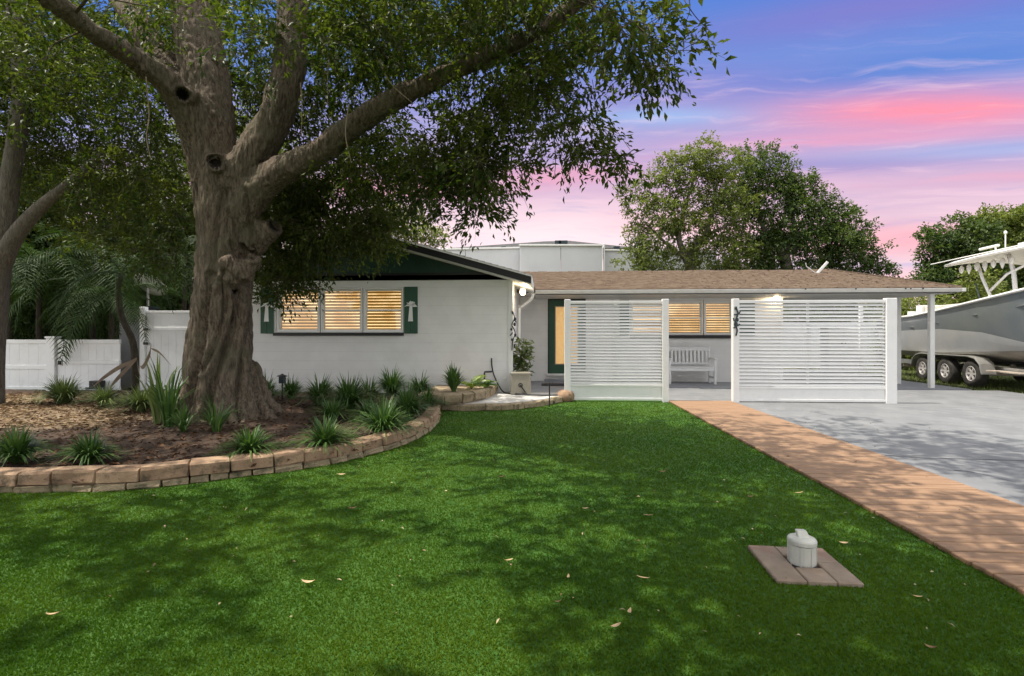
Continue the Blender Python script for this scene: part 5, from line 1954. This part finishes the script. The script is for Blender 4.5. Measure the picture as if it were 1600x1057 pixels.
Yc = 27.0
bx_ = PD(1083, 430, Yc)
tree('tree', 'airy olive green tree with forked trunk behind the middle of the porch roof', (bx_.x, bx_.y, 0),
     [([Vector((bx_.x, bx_.y, -.1)), PD(1080, 430, Yc), PD(1074, 402, Yc)], (.30, .26)), ptrunk([(1074, 404), (1100, 370), (1112, 330), (1120, 290)], Yc, .2, .05),
      ptrunk([(1074, 404), (1060, 370), (1072, 320), (1088, 265)], Yc, .18, .05), ptrunk([(1080, 410), (1040, 380), (1010, 350)], Yc, .12, .04), ptrunk([(1100, 370), (1140, 350), (1170, 330)], Yc, .1, .03)],
     pb([(1092, 245, 28), (1062, 262, 28), (1118, 258, 26), (1040, 292, 28), (1090, 290, 30), (1128, 300, 30), (1012, 285, 16), (988, 302, 15), (1004, 330, 24), (1045, 335, 32), (1148, 262, 18), (1030, 372, 30), (1000, 368, 18), (1080, 350, 30),
         (1125, 345, 32), (1020, 405, 28), (990, 412, 20), (1060, 405, 20), (1110, 395, 30), (1145, 395, 30), (1150, 325, 26), (1085, 420, 18), (1010, 425, 16), (1135, 425, 22)], Yc), 165, .17, .075, 'treeleaf', tint=(.2, .95))
Yc = 28.5
bx_ = PD(1230, 430, Yc)
tree('tree', 'dense rounded dark tree behind the right half of the porch roof', (bx_.x, bx_.y, 0),
     [([Vector((bx_.x, bx_.y, -.1)), PD(1230, 430, Yc), PD(1225, 395, Yc)], (.34, .28)), ptrunk([(1225, 400), (1190, 350), (1185, 300)], Yc, .2, .05), ptrunk([(1225, 400), (1270, 365), (1300, 345)], Yc, .18, .05), ptrunk([(1225, 400), (1240, 350), (1225, 290)], Yc, .18, .05)],
     pb([(1172, 252, 26), (1185, 280, 28), (1212, 246, 15), (1225, 275, 24), (1160, 310, 28), (1205, 310, 36), (1250, 300, 28), (1272, 318, 26), (1238, 345, 40), (1180, 355, 38), (1290, 345, 30), (1318, 335, 18), (1322, 368, 28), (1352, 362, 14),
         (1350, 388, 22), (1285, 385, 38), (1225, 395, 42), (1175, 400, 36), (1325, 405, 30), (1372, 418, 15), (1385, 423, 9), (1355, 418, 18), (1280, 420, 30), (1200, 425, 26)], Yc), 190, .17, .08, 'treeleafdark', tint=(.15, .9))
Yc = 24.0
bx_ = PD(1475, 520, Yc)
tree('tree', 'dark green tree standing behind the carport end and the boat stern', (bx_.x, bx_.y, 0),
     [([Vector((bx_.x, bx_.y, -.1)), PD(1478, 450, Yc), PD(1490, 380, Yc)], (.28, .08)), ptrunk([(1480, 440), (1520, 400), (1535, 370)], Yc, .14, .04)],
     pb([(1453, 372, 12), (1470, 365, 18), (1480, 392, 26), (1500, 362, 22), (1458, 400, 20), (1510, 390, 28), (1470, 430, 28), (1450, 440, 16), (1500, 425, 32), (1530, 430, 30), (1485, 465, 30), (1520, 465, 30), (1525, 360, 20)], Yc), 300, .16, .08, 'treeleafdark', tint=(.1, .75))
Yc = 26.0
bx_ = PD(1600, 520, Yc)
tree('tree', 'taller mid green tree rising behind the boat hard top', (bx_.x, bx_.y, 0),
     [([Vector((bx_.x, bx_.y, -.1)), PD(1600, 450, Yc), PD(1595, 370, Yc)], (.3, .08))],
     pb([(1540, 350, 14), (1560, 355, 26), (1590, 345, 26), (1575, 380, 32), (1610, 365, 36), (1550, 395, 26), (1640, 350, 34), (1600, 410, 36), (1650, 400, 40), (1560, 430, 30), (1610, 450, 36), (1545, 380, 20), (1660, 450, 40)], Yc), 300, .17, .085, 'treeleaf', tint=(.15, .8))
Yc = 21.0
for lab, lobes, mm in (('pale green bush behind the carport posts and boat', [(1405, 480, 20), (1425, 478, 20), (1412, 500, 22), (1445, 492, 20), (1468, 486, 16), (1440, 515, 24), (1400, 520, 22)], 'treeleaf'),
                       ('bright green bush behind the boat windshield and top legs', [(1525, 440, 18), (1545, 452, 18), (1510, 455, 16), (1500, 478, 20), (1530, 478, 20), (1560, 470, 18)], 'treeleaf'),
                       ('low dark bush behind the carport cabinet', [(1260, 490, 24), (1290, 480, 24), (1320, 486, 22), (1350, 482, 22), (1240, 480, 20), (1380, 480, 20), (1270, 465, 16), (1310, 460, 14)], 'treeleafdark')):
    Y_ = 19.0 if 'low dark' not in lab else 24.0
    bl_ = pb(lobes, Y_)
    cxm = sum(b[0][0] for b in bl_) / len(bl_)
    t = thing('bush', (cxm, Y_, 0), lab, 'bush')
    low_ = [((b[0][0], b[0][1], max(.25, b[0][2] * q_)), b[1] * 1.2) for b in bl_ for q_ in (.35, .7)]
    v, f, tt = blob_leaves(bl_ + low_, 330, .11, .055, tint=(.4, 1.0))
    link('foliage', np_mesh('foliage', v - np.array(org(t)), f, M[mm], tt), t, org(t))
Yc = 19.0
bx_ = PD(650, 430, Yc)
tree('tree', 'small sunlit yellow green tree behind the peak of the green gable', (bx_.x, bx_.y, 0),
     [([Vector((bx_.x, bx_.y, -.1)), PD(650, 400, Yc), PD(648, 350, Yc)], (.16, .05))],
     pb([(610, 335, 22), (640, 345, 22), (662, 358, 20), (680, 368, 12), (625, 365, 22), (655, 378, 18), (595, 350, 22), (600, 318, 14), (650, 330, 10), (688, 376, 8)], Yc), 330, .11, .05, 'treeleaf', tint=(.5, 1.0))

# second tree at the left edge
Y2 = 8.8
b2 = PG(-12, 640, .05)
b2 = Vector((PD(-14, 600, Y2).x, PD(-14, 600, Y2).y, 0))
tree('tree', 'leaning grey trunk with a side branch cut by the picture edge beside the fence', b2,
     [([b2 + Vector((0, 0, -.1)), PD(-12, 520, Y2), PD(-4, 430, Y2), PD(8, 340, Y2), (PD(18, 270, Y2)), PD(26, 210, Y2), PD(34, 120, Y2), PD(20, 20, Y2), PD(0, -120, Y2)], (.19, .10)),
      ([PD(-6, 430, Y2), PD(22, 372, Y2 - .05), PD(62, 325, Y2 - .1), PD(105, 290, Y2 - .2), PD(160, 240, Y2)], (.15, .05))],
     pb([(-40, 130, 80, 9.5), (40, 70, 70, 9.5), (-60, 20, 80, 9.2), (110, 200, 55, 9.8), (30, 170, 55, 10), (60, 260, 50, 10.2), (150, 270, 50, 10.2), (-20, 260, 50, 10.4), (120, 110, 60, 9.8), (120, 30, 60, 9.5)], 9.5),
     900, .075, .032, 'oakleaf', 'bark2', tint=(.2, .9), sub=.5)

# dark trees beyond the left fence
for lab, lobes, Yc, mm, dn in (('shadowy broadleaf tree behind the low vinyl gate', [(-60, 300, 90), (20, 330, 80), (-20, 420, 80), (60, 400, 70), (-60, 480, 70), (20, 480, 60), (80, 470, 60), (60, 300, 60)], 14.5, 'treeleafdark', 330),
                               ('shadowy broadleaf tree behind the low fence panel', [(130, 330, 70), (180, 400, 60), (120, 430, 60), (200, 340, 60), (160, 480, 60), (210, 455, 45), (230, 400, 40), (110, 500, 50)], 15.5, 'treeleafdark', 330),
                               ('leafy tree behind the tall fence and big trunk', [(260, 330, 55), (300, 300, 60), (250, 390, 36), (350, 330, 60), (420, 300, 60), (300, 250, 60), (390, 240, 60), (440, 360, 50)], 17.5, 'treeleaf', 260)):
    bl_ = pb(lobes, Yc)
    bs = PD(lobes[1][0], 600, Yc)
    tree('tree', lab, (bs.x, bs.y, 0), [([Vector((bs.x, bs.y, -.1)), PD(lobes[1][0], 480, Yc), PD(lobes[1][0] + 8, lobes[1][1], Yc)], (.2, .08))], bl_, dn, .13, .06, mm, group='trees beyond the left fence', tint=(.05, .75))

bl_ = pb([(x, y, 46) for x in range(-150, 330, 42) for y in (440, 492, 545)] + [(x, 395, 44) for x in range(-150, 330, 46)], 18.5)
t = thing('hedge', (bl_[4][0][0], 18.5, 0), 'tall dark hedge closing the view behind the palms and left fence', 'hedge')
v, f, tt = blob_leaves(bl_, 240, .16, .085, tint=(.0, .5))
link('foliage', np_mesh('foliage', v - np.array(org(t)), f, M['treeleafdark'], tt), t, org(t))

# =================================================================== PALMS
def frond_mesh(L, nl, leafL, droop, m, seed, wide=.032):
    rs = random.Random(seed)
    mb = MB()
    pts = []
    for i in range(13):
        t_ = i / 12
        pts.append(Vector((L * (t_ - .12 * droop * t_ ** 2.5), 0, L * (.55 * t_ - (.55 + droop) * t_ ** 2.1))))
    mb.tube(pts, [.014 * (1 - .85 * i / 12) + .002 for i in range(13)], 5, cap=False)
    for i in range(nl):
        t_ = .14 + .86 * i / (nl - 1)
        q = t_ * 12
        a = pts[min(int(q), 11)].lerp(pts[min(int(q) + 1, 12)], q - int(q))
        ax = (pts[min(int(q) + 1, 12)] - pts[min(int(q), 11)]).normalized()
        ll = leafL * (math.sin(math.pi * (t_ * .86 + .12)) ** .7) * rs.uniform(.88, 1.1)
        for s in (1, -1):
            out = (Vector((0, s, 0)) * .80 + ax * .75 + Vector((0, 0, -.05 + rs.uniform(-.08, .08)))).normalized()
            mid = a + out * ll * .5
            tip = a + out * ll + Vector((0, 0, -.32 * ll))
            wv = ax * wide / 2
            mb.add([a - wv * .6, a + wv * .6, mid + wv, mid - wv, tip], [(0, 1, 2, 3), (3, 2, 4)])
    me_ = mb.mesh('frond', m)
    at_ = me_.attributes.new('tint', 'FLOAT', 'FACE')
    at_.data.foreach_set('value', [rs.uniform(.15, .8) for _ in me_.polygons])
    return me_


FR = [frond_mesh(1.9, 26, .50, .35 + .12 * i, M['palmleaf'], i) for i in range(4)]


def palm(base, crown, r, nf, label, size=1.0, seed=0, up=.5, leaning=None, group=None, skip=None, label_cat='palm'):
    rs = random.Random(seed)
    t = thing('palm', base, label, label_cat, group)
    base, crown = Vector(base), Vector(crown)
    path = leaning or [base, base.lerp(crown, .5) + Vector((rs.uniform(-.1, .1), 0, 0)), crown]
    cp = catmull(path, 5)
    MB().tube(cp, [r * (1.15 - .4 * i / (len(cp) - 1)) * (1 + .06 * (i % 2)) for i in range(len(cp))], 9).build('trunk', M['barkdark'], t, smooth=True)
    for i in range(nf):
        o = link('frond', rs.choice(FR), t, crown)
        o.rotation_euler = (rs.uniform(-.3, .3), -R(rs.uniform(-42, 62)) * up * 2 * (.4 + .6 * (i % 3) / 2), 2 * math.pi * i / nf + rs.uniform(-.3, .3))
        s_ = size * rs.uniform(.8, 1.12)
        o.scale = (s_, s_, s_)
    return t


for i, (a, b, Yp_, lab, sz_) in enumerate([
        (15, 440, 13.0, 'dark feathery palm at the picture edge behind the vinyl gate', 1.15), (62, 420, 12.4, 'dark feathery palm behind the right end of the vinyl gate', 1.05), (108, 445, 12.2, 'dark feathery palm behind the capped fence post', 1.0),
        (150, 410, 12.8, 'tall dark palm behind the middle of the low fence', 1.15), (175, 470, 12.1, 'low dark palm arching over the low fence', .85), (290, 400, 13.6, 'palm arching over the tall fence left of the trunk', .85)]):
    c = PD(a, b, Yp_)
    palm((c.x, c.y, 0), c, .06, 17, lab, sz_, 40 + i, group='palms behind the left fence')
# crooked slender palm leaning before the grey cabinet
YK = 10.4
cp_ = [PD(212, 606, YK), PD(211, 565, YK), PD(206, 530, YK), PD(190, 495, YK), PD(185, 455, YK), PD(190, 428, YK)]
cp_[0].z = .03
t = palm(cp_[0], cp_[-1], .06, 8, 'crooked slender palm before the grey cabinet with drooping fronds', .75, 77, leaning=cp_)
t = thing('fallen_frond', PG(190, 612, .1), 'withered grey green frond drooping to the straw under the crooked palm', 'palm frond')
for k_, pts in enumerate(([(214, 560), (205, 566), (185, 575), (160, 592), (146, 604)], [(214, 562), (222, 575), (233, 556), (236, 540)], [(213, 562), (195, 580), (180, 596), (172, 606)], [(214, 562), (218, 585), (226, 602)], [(236, 545), (250, 552), (268, 572)])):
    cp = catmull([PD(a, b, 9.9) for a, b in pts], 4)
    mbx = MB()
    for i, p in enumerate(cp):
        w_ = .045 * math.sin(math.pi * (.12 + .83 * i / (len(cp) - 1)))
        mbx.v += [tuple(p + Vector((0, -.5, .8)) * w_), tuple(p - Vector((0, -.5, .8)) * w_)]
    mbx.f = [(2 * i, 2 * i + 2, 2 * i + 3, 2 * i + 1) for i in range(len(cp) - 1)]
    mbx.build('leaf', M['dryleafgreen'] if 'dryleafgreen' in M else M['pole'], t)
# small dark utility box lying by the fence
p = PG(152, 607, .09)
t = thing('valve_box', p, 'small black box on the straw before the low fence', 'utility box')
MB().box(p + Vector((-.13, -.08, -.02)), p + Vector((.13, .08, .17))).build('box_body', M['black'], t, .01)
MB().box(p + Vector((-.20, -.09, -.02)), p + Vector((.25, -.085, .03))).build('base', M['iron'], t, .003)

# =================================================================== BED PLANTS
def strap_clump(name, label, base, height, spread, n, m, width=.011, group=None, cat='plant', stiff=.5, seed=0):
    r_ = np.random.default_rng(seed)
    seg = 5
    ang = r_.uniform(0, 2 * np.pi, n)
    lean = r_.uniform(.12, 1.0, n) ** .8
    L = height * r_.uniform(.75, 1.35, n)
    root = np.stack([np.cos(ang), np.sin(ang), np.zeros(n)], 1) * (r_.uniform(0, .35, n) * spread * .35)[:, None]
    out = np.stack([np.cos(ang), np.sin(ang)], 1)
    side = np.stack([-np.sin(ang), np.cos(ang)], 1)
    vs, fs = [], []
    ts = np.linspace(0, 1, seg)
    for i, t_ in enumerate(ts):
        h_ = np.maximum(L * (t_ * (1.15 - .25 * lean) - (1 - stiff) * 1.15 * lean * t_ ** 2.6), .012 * t_)
        rr_ = spread * lean * (t_ ** 1.45)
        w_ = width * (1 - t_ ** 2.2 * .93) * (.7 + .6 * (t_ > 0))
        c_ = np.stack([root[:, 0] + out[:, 0] * rr_, root[:, 1] + out[:, 1] * rr_, h_], 1)
        sd = np.stack([side[:, 0], side[:, 1], np.zeros(n)], 1) * (w_ * r_.uniform(.8, 1.2, n))[:, None]
        vs += [c_ - sd, c_ + sd]
    V_ = np.stack(vs, 1).reshape(-1, 3)
    k_ = np.arange(n)[:, None] * (2 * seg)
    F_ = np.concatenate([np.stack([k_[:, 0] + 2 * i, k_[:, 0] + 2 * i + 1, k_[:, 0] + 2 * i + 3, k_[:, 0] + 2 * i + 2], 1) for i in range(seg - 1)])
    ti = np.tile(np.clip(r_.normal(.45, .25, n), 0, 1), seg - 1)
    o = link(name, np_mesh(name, V_, F_, m, ti), None, base)
    return setp(o, label, cat, group)


GP = 'lily turf clumps in the mulch bed'
CLUMPS = [  # px, base py, height px, spread px, blades, material, label
    (100, 630, 46, 46, 190, 'liriopale', 'bright arching clump on the straw before the capped fence post'),
    (163, 636, 36, 36, 130, 'liriopale', 'small bright clump on the straw left of the crooked palm foot'),
    (220, 640, 42, 46, 170, 'liriopale', 'pale variegated clump between the straw and the trunk'),
    (26, 724, 56, 52, 210, 'lirio', 'large dark clump at the picture edge behind the stone border'),
    (140, 724, 50, 46, 180, 'lirio', 'dark clump alone in the brown mulch behind the first long stones'),
    (390, 714, 48, 50, 200, 'lirio', 'spreading clump just behind the stones in front of the trunk'),
    (508, 702, 48, 52, 200, 'lirio', 'spreading clump behind the stones midway along the curve'),
    (598, 680, 60, 56, 240, 'lirio', 'big full clump inside the tightest bend of the stones'),
    (636, 656, 52, 44, 220, 'lirio', 'clump touching the last stones of the border bend'),
    (545, 643, 54, 50, 230, 'lirio', 'tall dark clump under the middle lit window'),
    (500, 636, 48, 40, 180, 'lirio', 'dark clump under the left pane of the lit windows'),
    (455, 622, 36, 30, 120, 'lirio', 'small clump against the wall behind the solar light'),
    (414, 632, 50, 34, 150, 'lirio', 'upright clump beside the right root of the big trunk'),
    (612, 618, 42, 38, 190, 'lirio', 'deep green clump at the wall below the right shutter'),
    (656, 622, 40, 28, 140, 'lirio', 'narrow spiky clump left of the stone planter'),
    (575, 655, 30, 36, 120, 'lirio', 'low clump between the two biggest clumps'),
    (518, 658, 34, 38, 130, 'lirio', 'low dark clump in front of the clump under the left lit pane'),
    (576, 632, 40, 34, 140, 'lirio', 'dark clump at the wall between middle window and right shutter'),
    (668, 640, 34, 30, 120, 'lirio', 'drooping clump where the stone border meets the path kerb'),
]
for i, (a, b, hp, sp, nb, mm, lab) in enumerate(CLUMPS):
    p = PG(a, b, .1)
    p.z = bed_z(p.x, p.y)
    dd = p.y
    strap_clump('lily_turf', lab, p, hp / 800 * dd * .98, sp / 800 * dd * 1.35, int(nb * 1.55), M[mm], .0085 if dd < 7 else .0105, GP, 'plant', .34, 100 + i)
p = PG(709, 612, .26)
strap_clump('spiky_plant', 'dark spiky plant in the stone planter by the wall', p, 38 / 800 * p.y, 30 / 800 * p.y, 150, M['lirio'], .013, None, 'plant', .6, 201)
p = PG(264, 668, .1)
strap_clump('spider_lily', 'large dark sword leaved plant against the left foot of the trunk', p, 120 / 800 * p.y, 70 / 800 * p.y, 46, M['lirio'], .0115, None, 'plant', .42, 202)
p = PG(246, 664, .1)
strap_clump('tall_strap_plant', 'tall thin strap leaved plant left of the sword leaved plant', p, 112 / 800 * p.y, 40 / 800 * p.y, 12, M['liriopale'], .022, None, 'plant', .75, 203)
for (a, b, hp, sp, n_, lab, sd_) in ((350, 672, 62, 60, 60, 'wispy tuft at the front foot of the big trunk', 204), (332, 655, 50, 28, 40, 'small green tuft growing on the face of the trunk base', 205), (300, 672, 50, 40, 50, 'thin dark tuft between sword plant and trunk', 206)):
    p = PG(a, b, .1)
    p.y -= .15
    strap_clump('grass_tuft', lab, p, hp / 800 * p.y, sp / 800 * p.y, n_, M['lirio'], .008, None, 'plant', .4, sd_)
# lime coloured young palm and croton like plant in the planter
for a, lab, mm, n_, sz_, sd_ in ((737, 'lime green young palm in the stone planter', 'lime', 7, .24, 5), (757, 'dark leafy young plant beside the black elbow pipe', 'lirio', 7, .19, 6)):
    p = PG(a, 608, .26)
    t = thing('young_palm', p, lab, 'plant')
    fm = frond_mesh(1.0, 9, .45, .2, M[mm], sd_, .11)
    rs = random.Random(sd_)
    for i in range(n_):
        o = link('frond', fm, t, p)
        o.rotation_euler = (0, -R(rs.uniform(10, 50)), i * 2 * math.pi / n_ + rs.uniform(-.2, .2))
        o.scale = (sz_ * rs.uniform(1.2, 1.8),) * 3
# potted plant behind the hose box
Yq = 10.9
p = PY(816, 605, Yq)
p.z = .06
t = thing('potted_plant', p, 'leafy green plant in a dark pot behind the beige hose box', 'potted plant')
MB().lathe(p, [(.09, 0), (.13, .22), (.14, .23), (.12, .235), (.11, .2)], 16).build('pot', M['pot'], t, smooth=False)
mbx = MB()
stems = [(812, 545), (822, 540), (806, 555), (829, 560), (818, 530), (810, 535)]
PPp, DDp = [], []
for a, b in stems:
    e = PY(a, b, Yq + random.uniform(-.1, .1))
    mbx.tube(catmull([p + Vector((0, 0, .2)), p.lerp(e, .55) + Vector((0, 0, .12)), e], 4), .008, 5)
    for q_ in (.45, .6, .75, .9, 1.0):
        for _ in range(3):
            PPp.append(tuple((p + Vector((0, 0, .2))).lerp(e, q_)))
            DDp.append((random.uniform(-1, 1), random.uniform(-1, .6), random.uniform(-.2, .6)))
mbx.build('stem', M['dryd'], t, smooth=True)
v, f, tt = sprays(np.array(PPp), nrm(np.array(DDp)), .07, 3, .15, .055, .2, .6)
link('foliage', np_mesh('foliage', v - np.array(p), f, M['liriopale'], tt), t, p)

# =================================================================== TURF AND LITTER
NB = 640000
pav = [(q.x, q.y) for q in pa]
Yb_ = 1.55 * (10.2 / 1.55) ** (rng.uniform(0, 1, NB) ** .92)
Xb_ = rng.uniform(-1.22, 1.0, NB) * (Yb_ + .25) - .0
ok = (Xb_ < DX0 + .015) & ~in_poly(Xb_, Yb_, bed_poly) & ~in_poly(Xb_, Yb_, pav) & (Xb_ > -13)
pe = [(q.x, q.y) for q in pathe]
ok &= ~((Xb_ > pe[0][0]) & (Xb_ < .6) & (Yb_ > np.interp(Xb_, [q[0] for q in pe], [q[1] for q in pe])))
ok &= ~((Yb_ > 9.9) & (Xb_ > -.4))
ok &= ~((Yb_ > 8.3) & (Xb_ < pe[0][0] + .02))
Xb_, Yb_ = Xb_[ok], Yb_[ok]
n_ = len(Xb_)
hgt_ = rng.uniform(.007, .017, n_) * (1 + .25 * np.clip(Yb_ / 8, 0, 1))
wid = .0017 * (1 + Yb_ * .42)
a_ = rng.uniform(0, 2 * np.pi, n_)
ln_ = rng.normal(0, .55, (n_, 2)) * hgt_[:, None]
bs_ = np.stack([Xb_, Yb_, np.zeros(n_) - .001], 1)
sd_ = np.stack([np.cos(a_), np.sin(a_), np.zeros(n_)], 1) * wid[:, None]
tp_ = bs_ + np.stack([ln_[:, 0], ln_[:, 1], hgt_], 1)
V_ = np.stack([bs_ - sd_, bs_ + sd_, tp_], 1).reshape(-1, 3)
F_ = np.arange(n_ * 3).reshape(-1, 3)
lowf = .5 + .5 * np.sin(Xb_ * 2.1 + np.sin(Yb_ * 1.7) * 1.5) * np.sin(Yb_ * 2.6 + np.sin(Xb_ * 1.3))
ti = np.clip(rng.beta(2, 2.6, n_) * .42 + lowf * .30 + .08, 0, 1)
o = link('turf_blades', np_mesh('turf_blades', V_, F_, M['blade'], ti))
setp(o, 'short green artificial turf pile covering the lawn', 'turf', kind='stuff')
# weeds on the verge under the trailer
NV = 26000
Xv, Yv = rng.uniform(9.9, 16, NV), rng.uniform(10.6, 20, NV)
ok = (Xv > 10.36) | (Yv > 12.32)
ok &= ~((Yv < 18.2) & (Xv < 9.78))
Xv, Yv = Xv[ok], Yv[ok]
n_ = len(Xv)
a_ = rng.uniform(0, 2 * np.pi, n_)
hh = rng.uniform(.03, .12, n_) * (.5 + rng.uniform(0, 1, n_) ** 3)
bs_ = np.stack([Xv, Yv, np.full(n_, -.032)], 1)
sd_ = np.stack([np.cos(a_), np.sin(a_), np.zeros(n_)], 1) * .008
V_ = np.stack([bs_ - sd_, bs_ + sd_, bs_ + np.concatenate([rng.normal(0, .03, (n_, 2)), hh[:, None]], 1)], 1).reshape(-1, 3)
o = link('weeds', np_mesh('weeds', V_, np.arange(n_ * 3).reshape(-1, 3), M['weed'], rng.uniform(0, 1, n_)))
setp(o, 'rough grass and weeds on the verge under the boat trailer', 'weeds', kind='stuff')


def curl_leaf(L, W_, curl, m):
    mb = MB()
    n_ = 7
    for i in range(n_):
        t_ = i / (n_ - 1)
        w_ = W_ / 2 * math.sin(math.pi * (.06 + .90 * t_)) ** .8
        a_ = (t_ - .5) * curl
        x, z = L * (t_ - .5), L * .55 * curl * (t_ - .5) ** 2 + (.02 * L if i in (0, n_ - 1) else 0)
        mb.v += [(x, -w_, z + w_ * .55), (x, 0, z), (x, w_, z + w_ * .55)]
    for i in range(n_ - 1):
        k_ = i * 3
        mb.f += [(k_, k_ + 3, k_ + 4, k_ + 1), (k_ + 1, k_ + 4, k_ + 5, k_ + 2)]
    return mb.mesh('fallen_leaf', m, smooth=True)


LM = [curl_leaf(.075, .026, 1.5, M['dry']), curl_leaf(.075, .022, .9, M['dry']), curl_leaf(.07, .024, 1.8, M['dryd'])]
LEAVES = [
    (84, 961, 0, .3, 1.0, 'pale curled dry leaf lying alone near the lawn\'s left corner'), (481, 911, 0, .1, 1.05, 'pale dry leaf on open turf left of the picture middle'),
    (983, 957, 0, 1.2, .8, 'upper curled tan leaf of a close pair on the turf'), (962, 979, 1, .7, 1.0, 'lower straight tan leaf of a close pair on the turf'),
    (795, 876, 1, .5, .8, 'small cream leaf on dark turf up from the leaf pair'), (1005, 904, 1, -.1, 1.05, 'thin tan leaf on the turf left of the pavers'),
    (1433, 933, 1, .0, .8, 'thin pale leaf between the pavers and the boardwalk'), (551, 795, 2, .2, 1.0, 'brown leaf on the turf below the stone border'),
    (1013, 806, 1, -.2, 1.0, 'buff leaf in the mid lawn left of the pavers and boardwalk'), (914, 795, 1, .4, .8, 'small light leaf in the mid lawn'),
    (1248, 771, 1, .0, 1.1, 'buff leaf in a sunny patch of turf near the boardwalk'), (1172, 777, 2, .1, 1.0, 'brown leaf in the sunny turf near the boardwalk'),
    (888, 902, 0, 1.4, .6, 'tiny cream leaf standing on end in dark turf'), (1036, 738, 2, .0, 1.1, 'dark leaf far up the lawn toward the boardwalk end'),
    (783, 746, 2, .3, 1.0, 'dark leaf far up the lawn toward the path kerb'), (533, 742, 1, .4, 1.0, 'pale leaf fallen at the foot of the stone border'),
    (1454, 1012, 2, -.4, .7, 'faint brown stalk on the dark turf at the bottom right'), (872, 941, 2, .2, .6, 'tiny brown leaf left of the leaf pair'),
    (1318, 849, 1, .1, .9, 'dry leaf lying on the turf just left of the boardwalk edge')]
for a, b, k_, rz_, s_, lab in LEAVES:
    p = PG(a, b, .022)
    o = link('fallen_leaf', LM[k_], None, p)
    o.rotation_euler = (R(random.uniform(-12, 12)), R(random.uniform(-8, 8)), rz_)
    s2 = s_ * (.72 + .05 * p.y)
    o.scale = (s2, s2, s2)
    setp(o, lab, 'fallen leaf', 'dry leaves lying on the lawn')
# crumbs too small to count
n_ = 420
Yl = rng.uniform(2.2, 9.5, n_)
Xl = rng.uniform(-1.0, .8, n_) * Yl
ok = (Xl < 5.5) & ~in_poly(Xl, Yl, bed_poly) & ~((Yl > 8.0) & (Xl < .5))
Xl, Yl = Xl[ok], Yl[ok]
n_ = len(Xl)
zl = np.where(Xl < DX0, .022, .031)
d = nrm(np.concatenate([rng.normal(0, 1, (n_, 2)), rng.normal(0, .15, (n_, 1))], 1))
v, f = leaf_arrays(np.stack([Xl, Yl, zl], 1), d, nrm(rng.normal(0, .3, (n_, 3)) + [0, 0, 1]), rng.uniform(.012, .035, n_), rng.uniform(.006, .014, n_), .3)
M['crumb'] = leafmat('leaf_crumb', (.12, .08, .04), (.52, .44, .28), .05, .8, .1)
o = link('leaf_crumbs', np_mesh('leaf_crumbs', v, f, M['crumb'], np.repeat(rng.uniform(0, 1, n_), 2)))
setp(o, 'scattered crumbs of dry leaf on turf and boardwalk', 'leaf litter', kind='stuff')
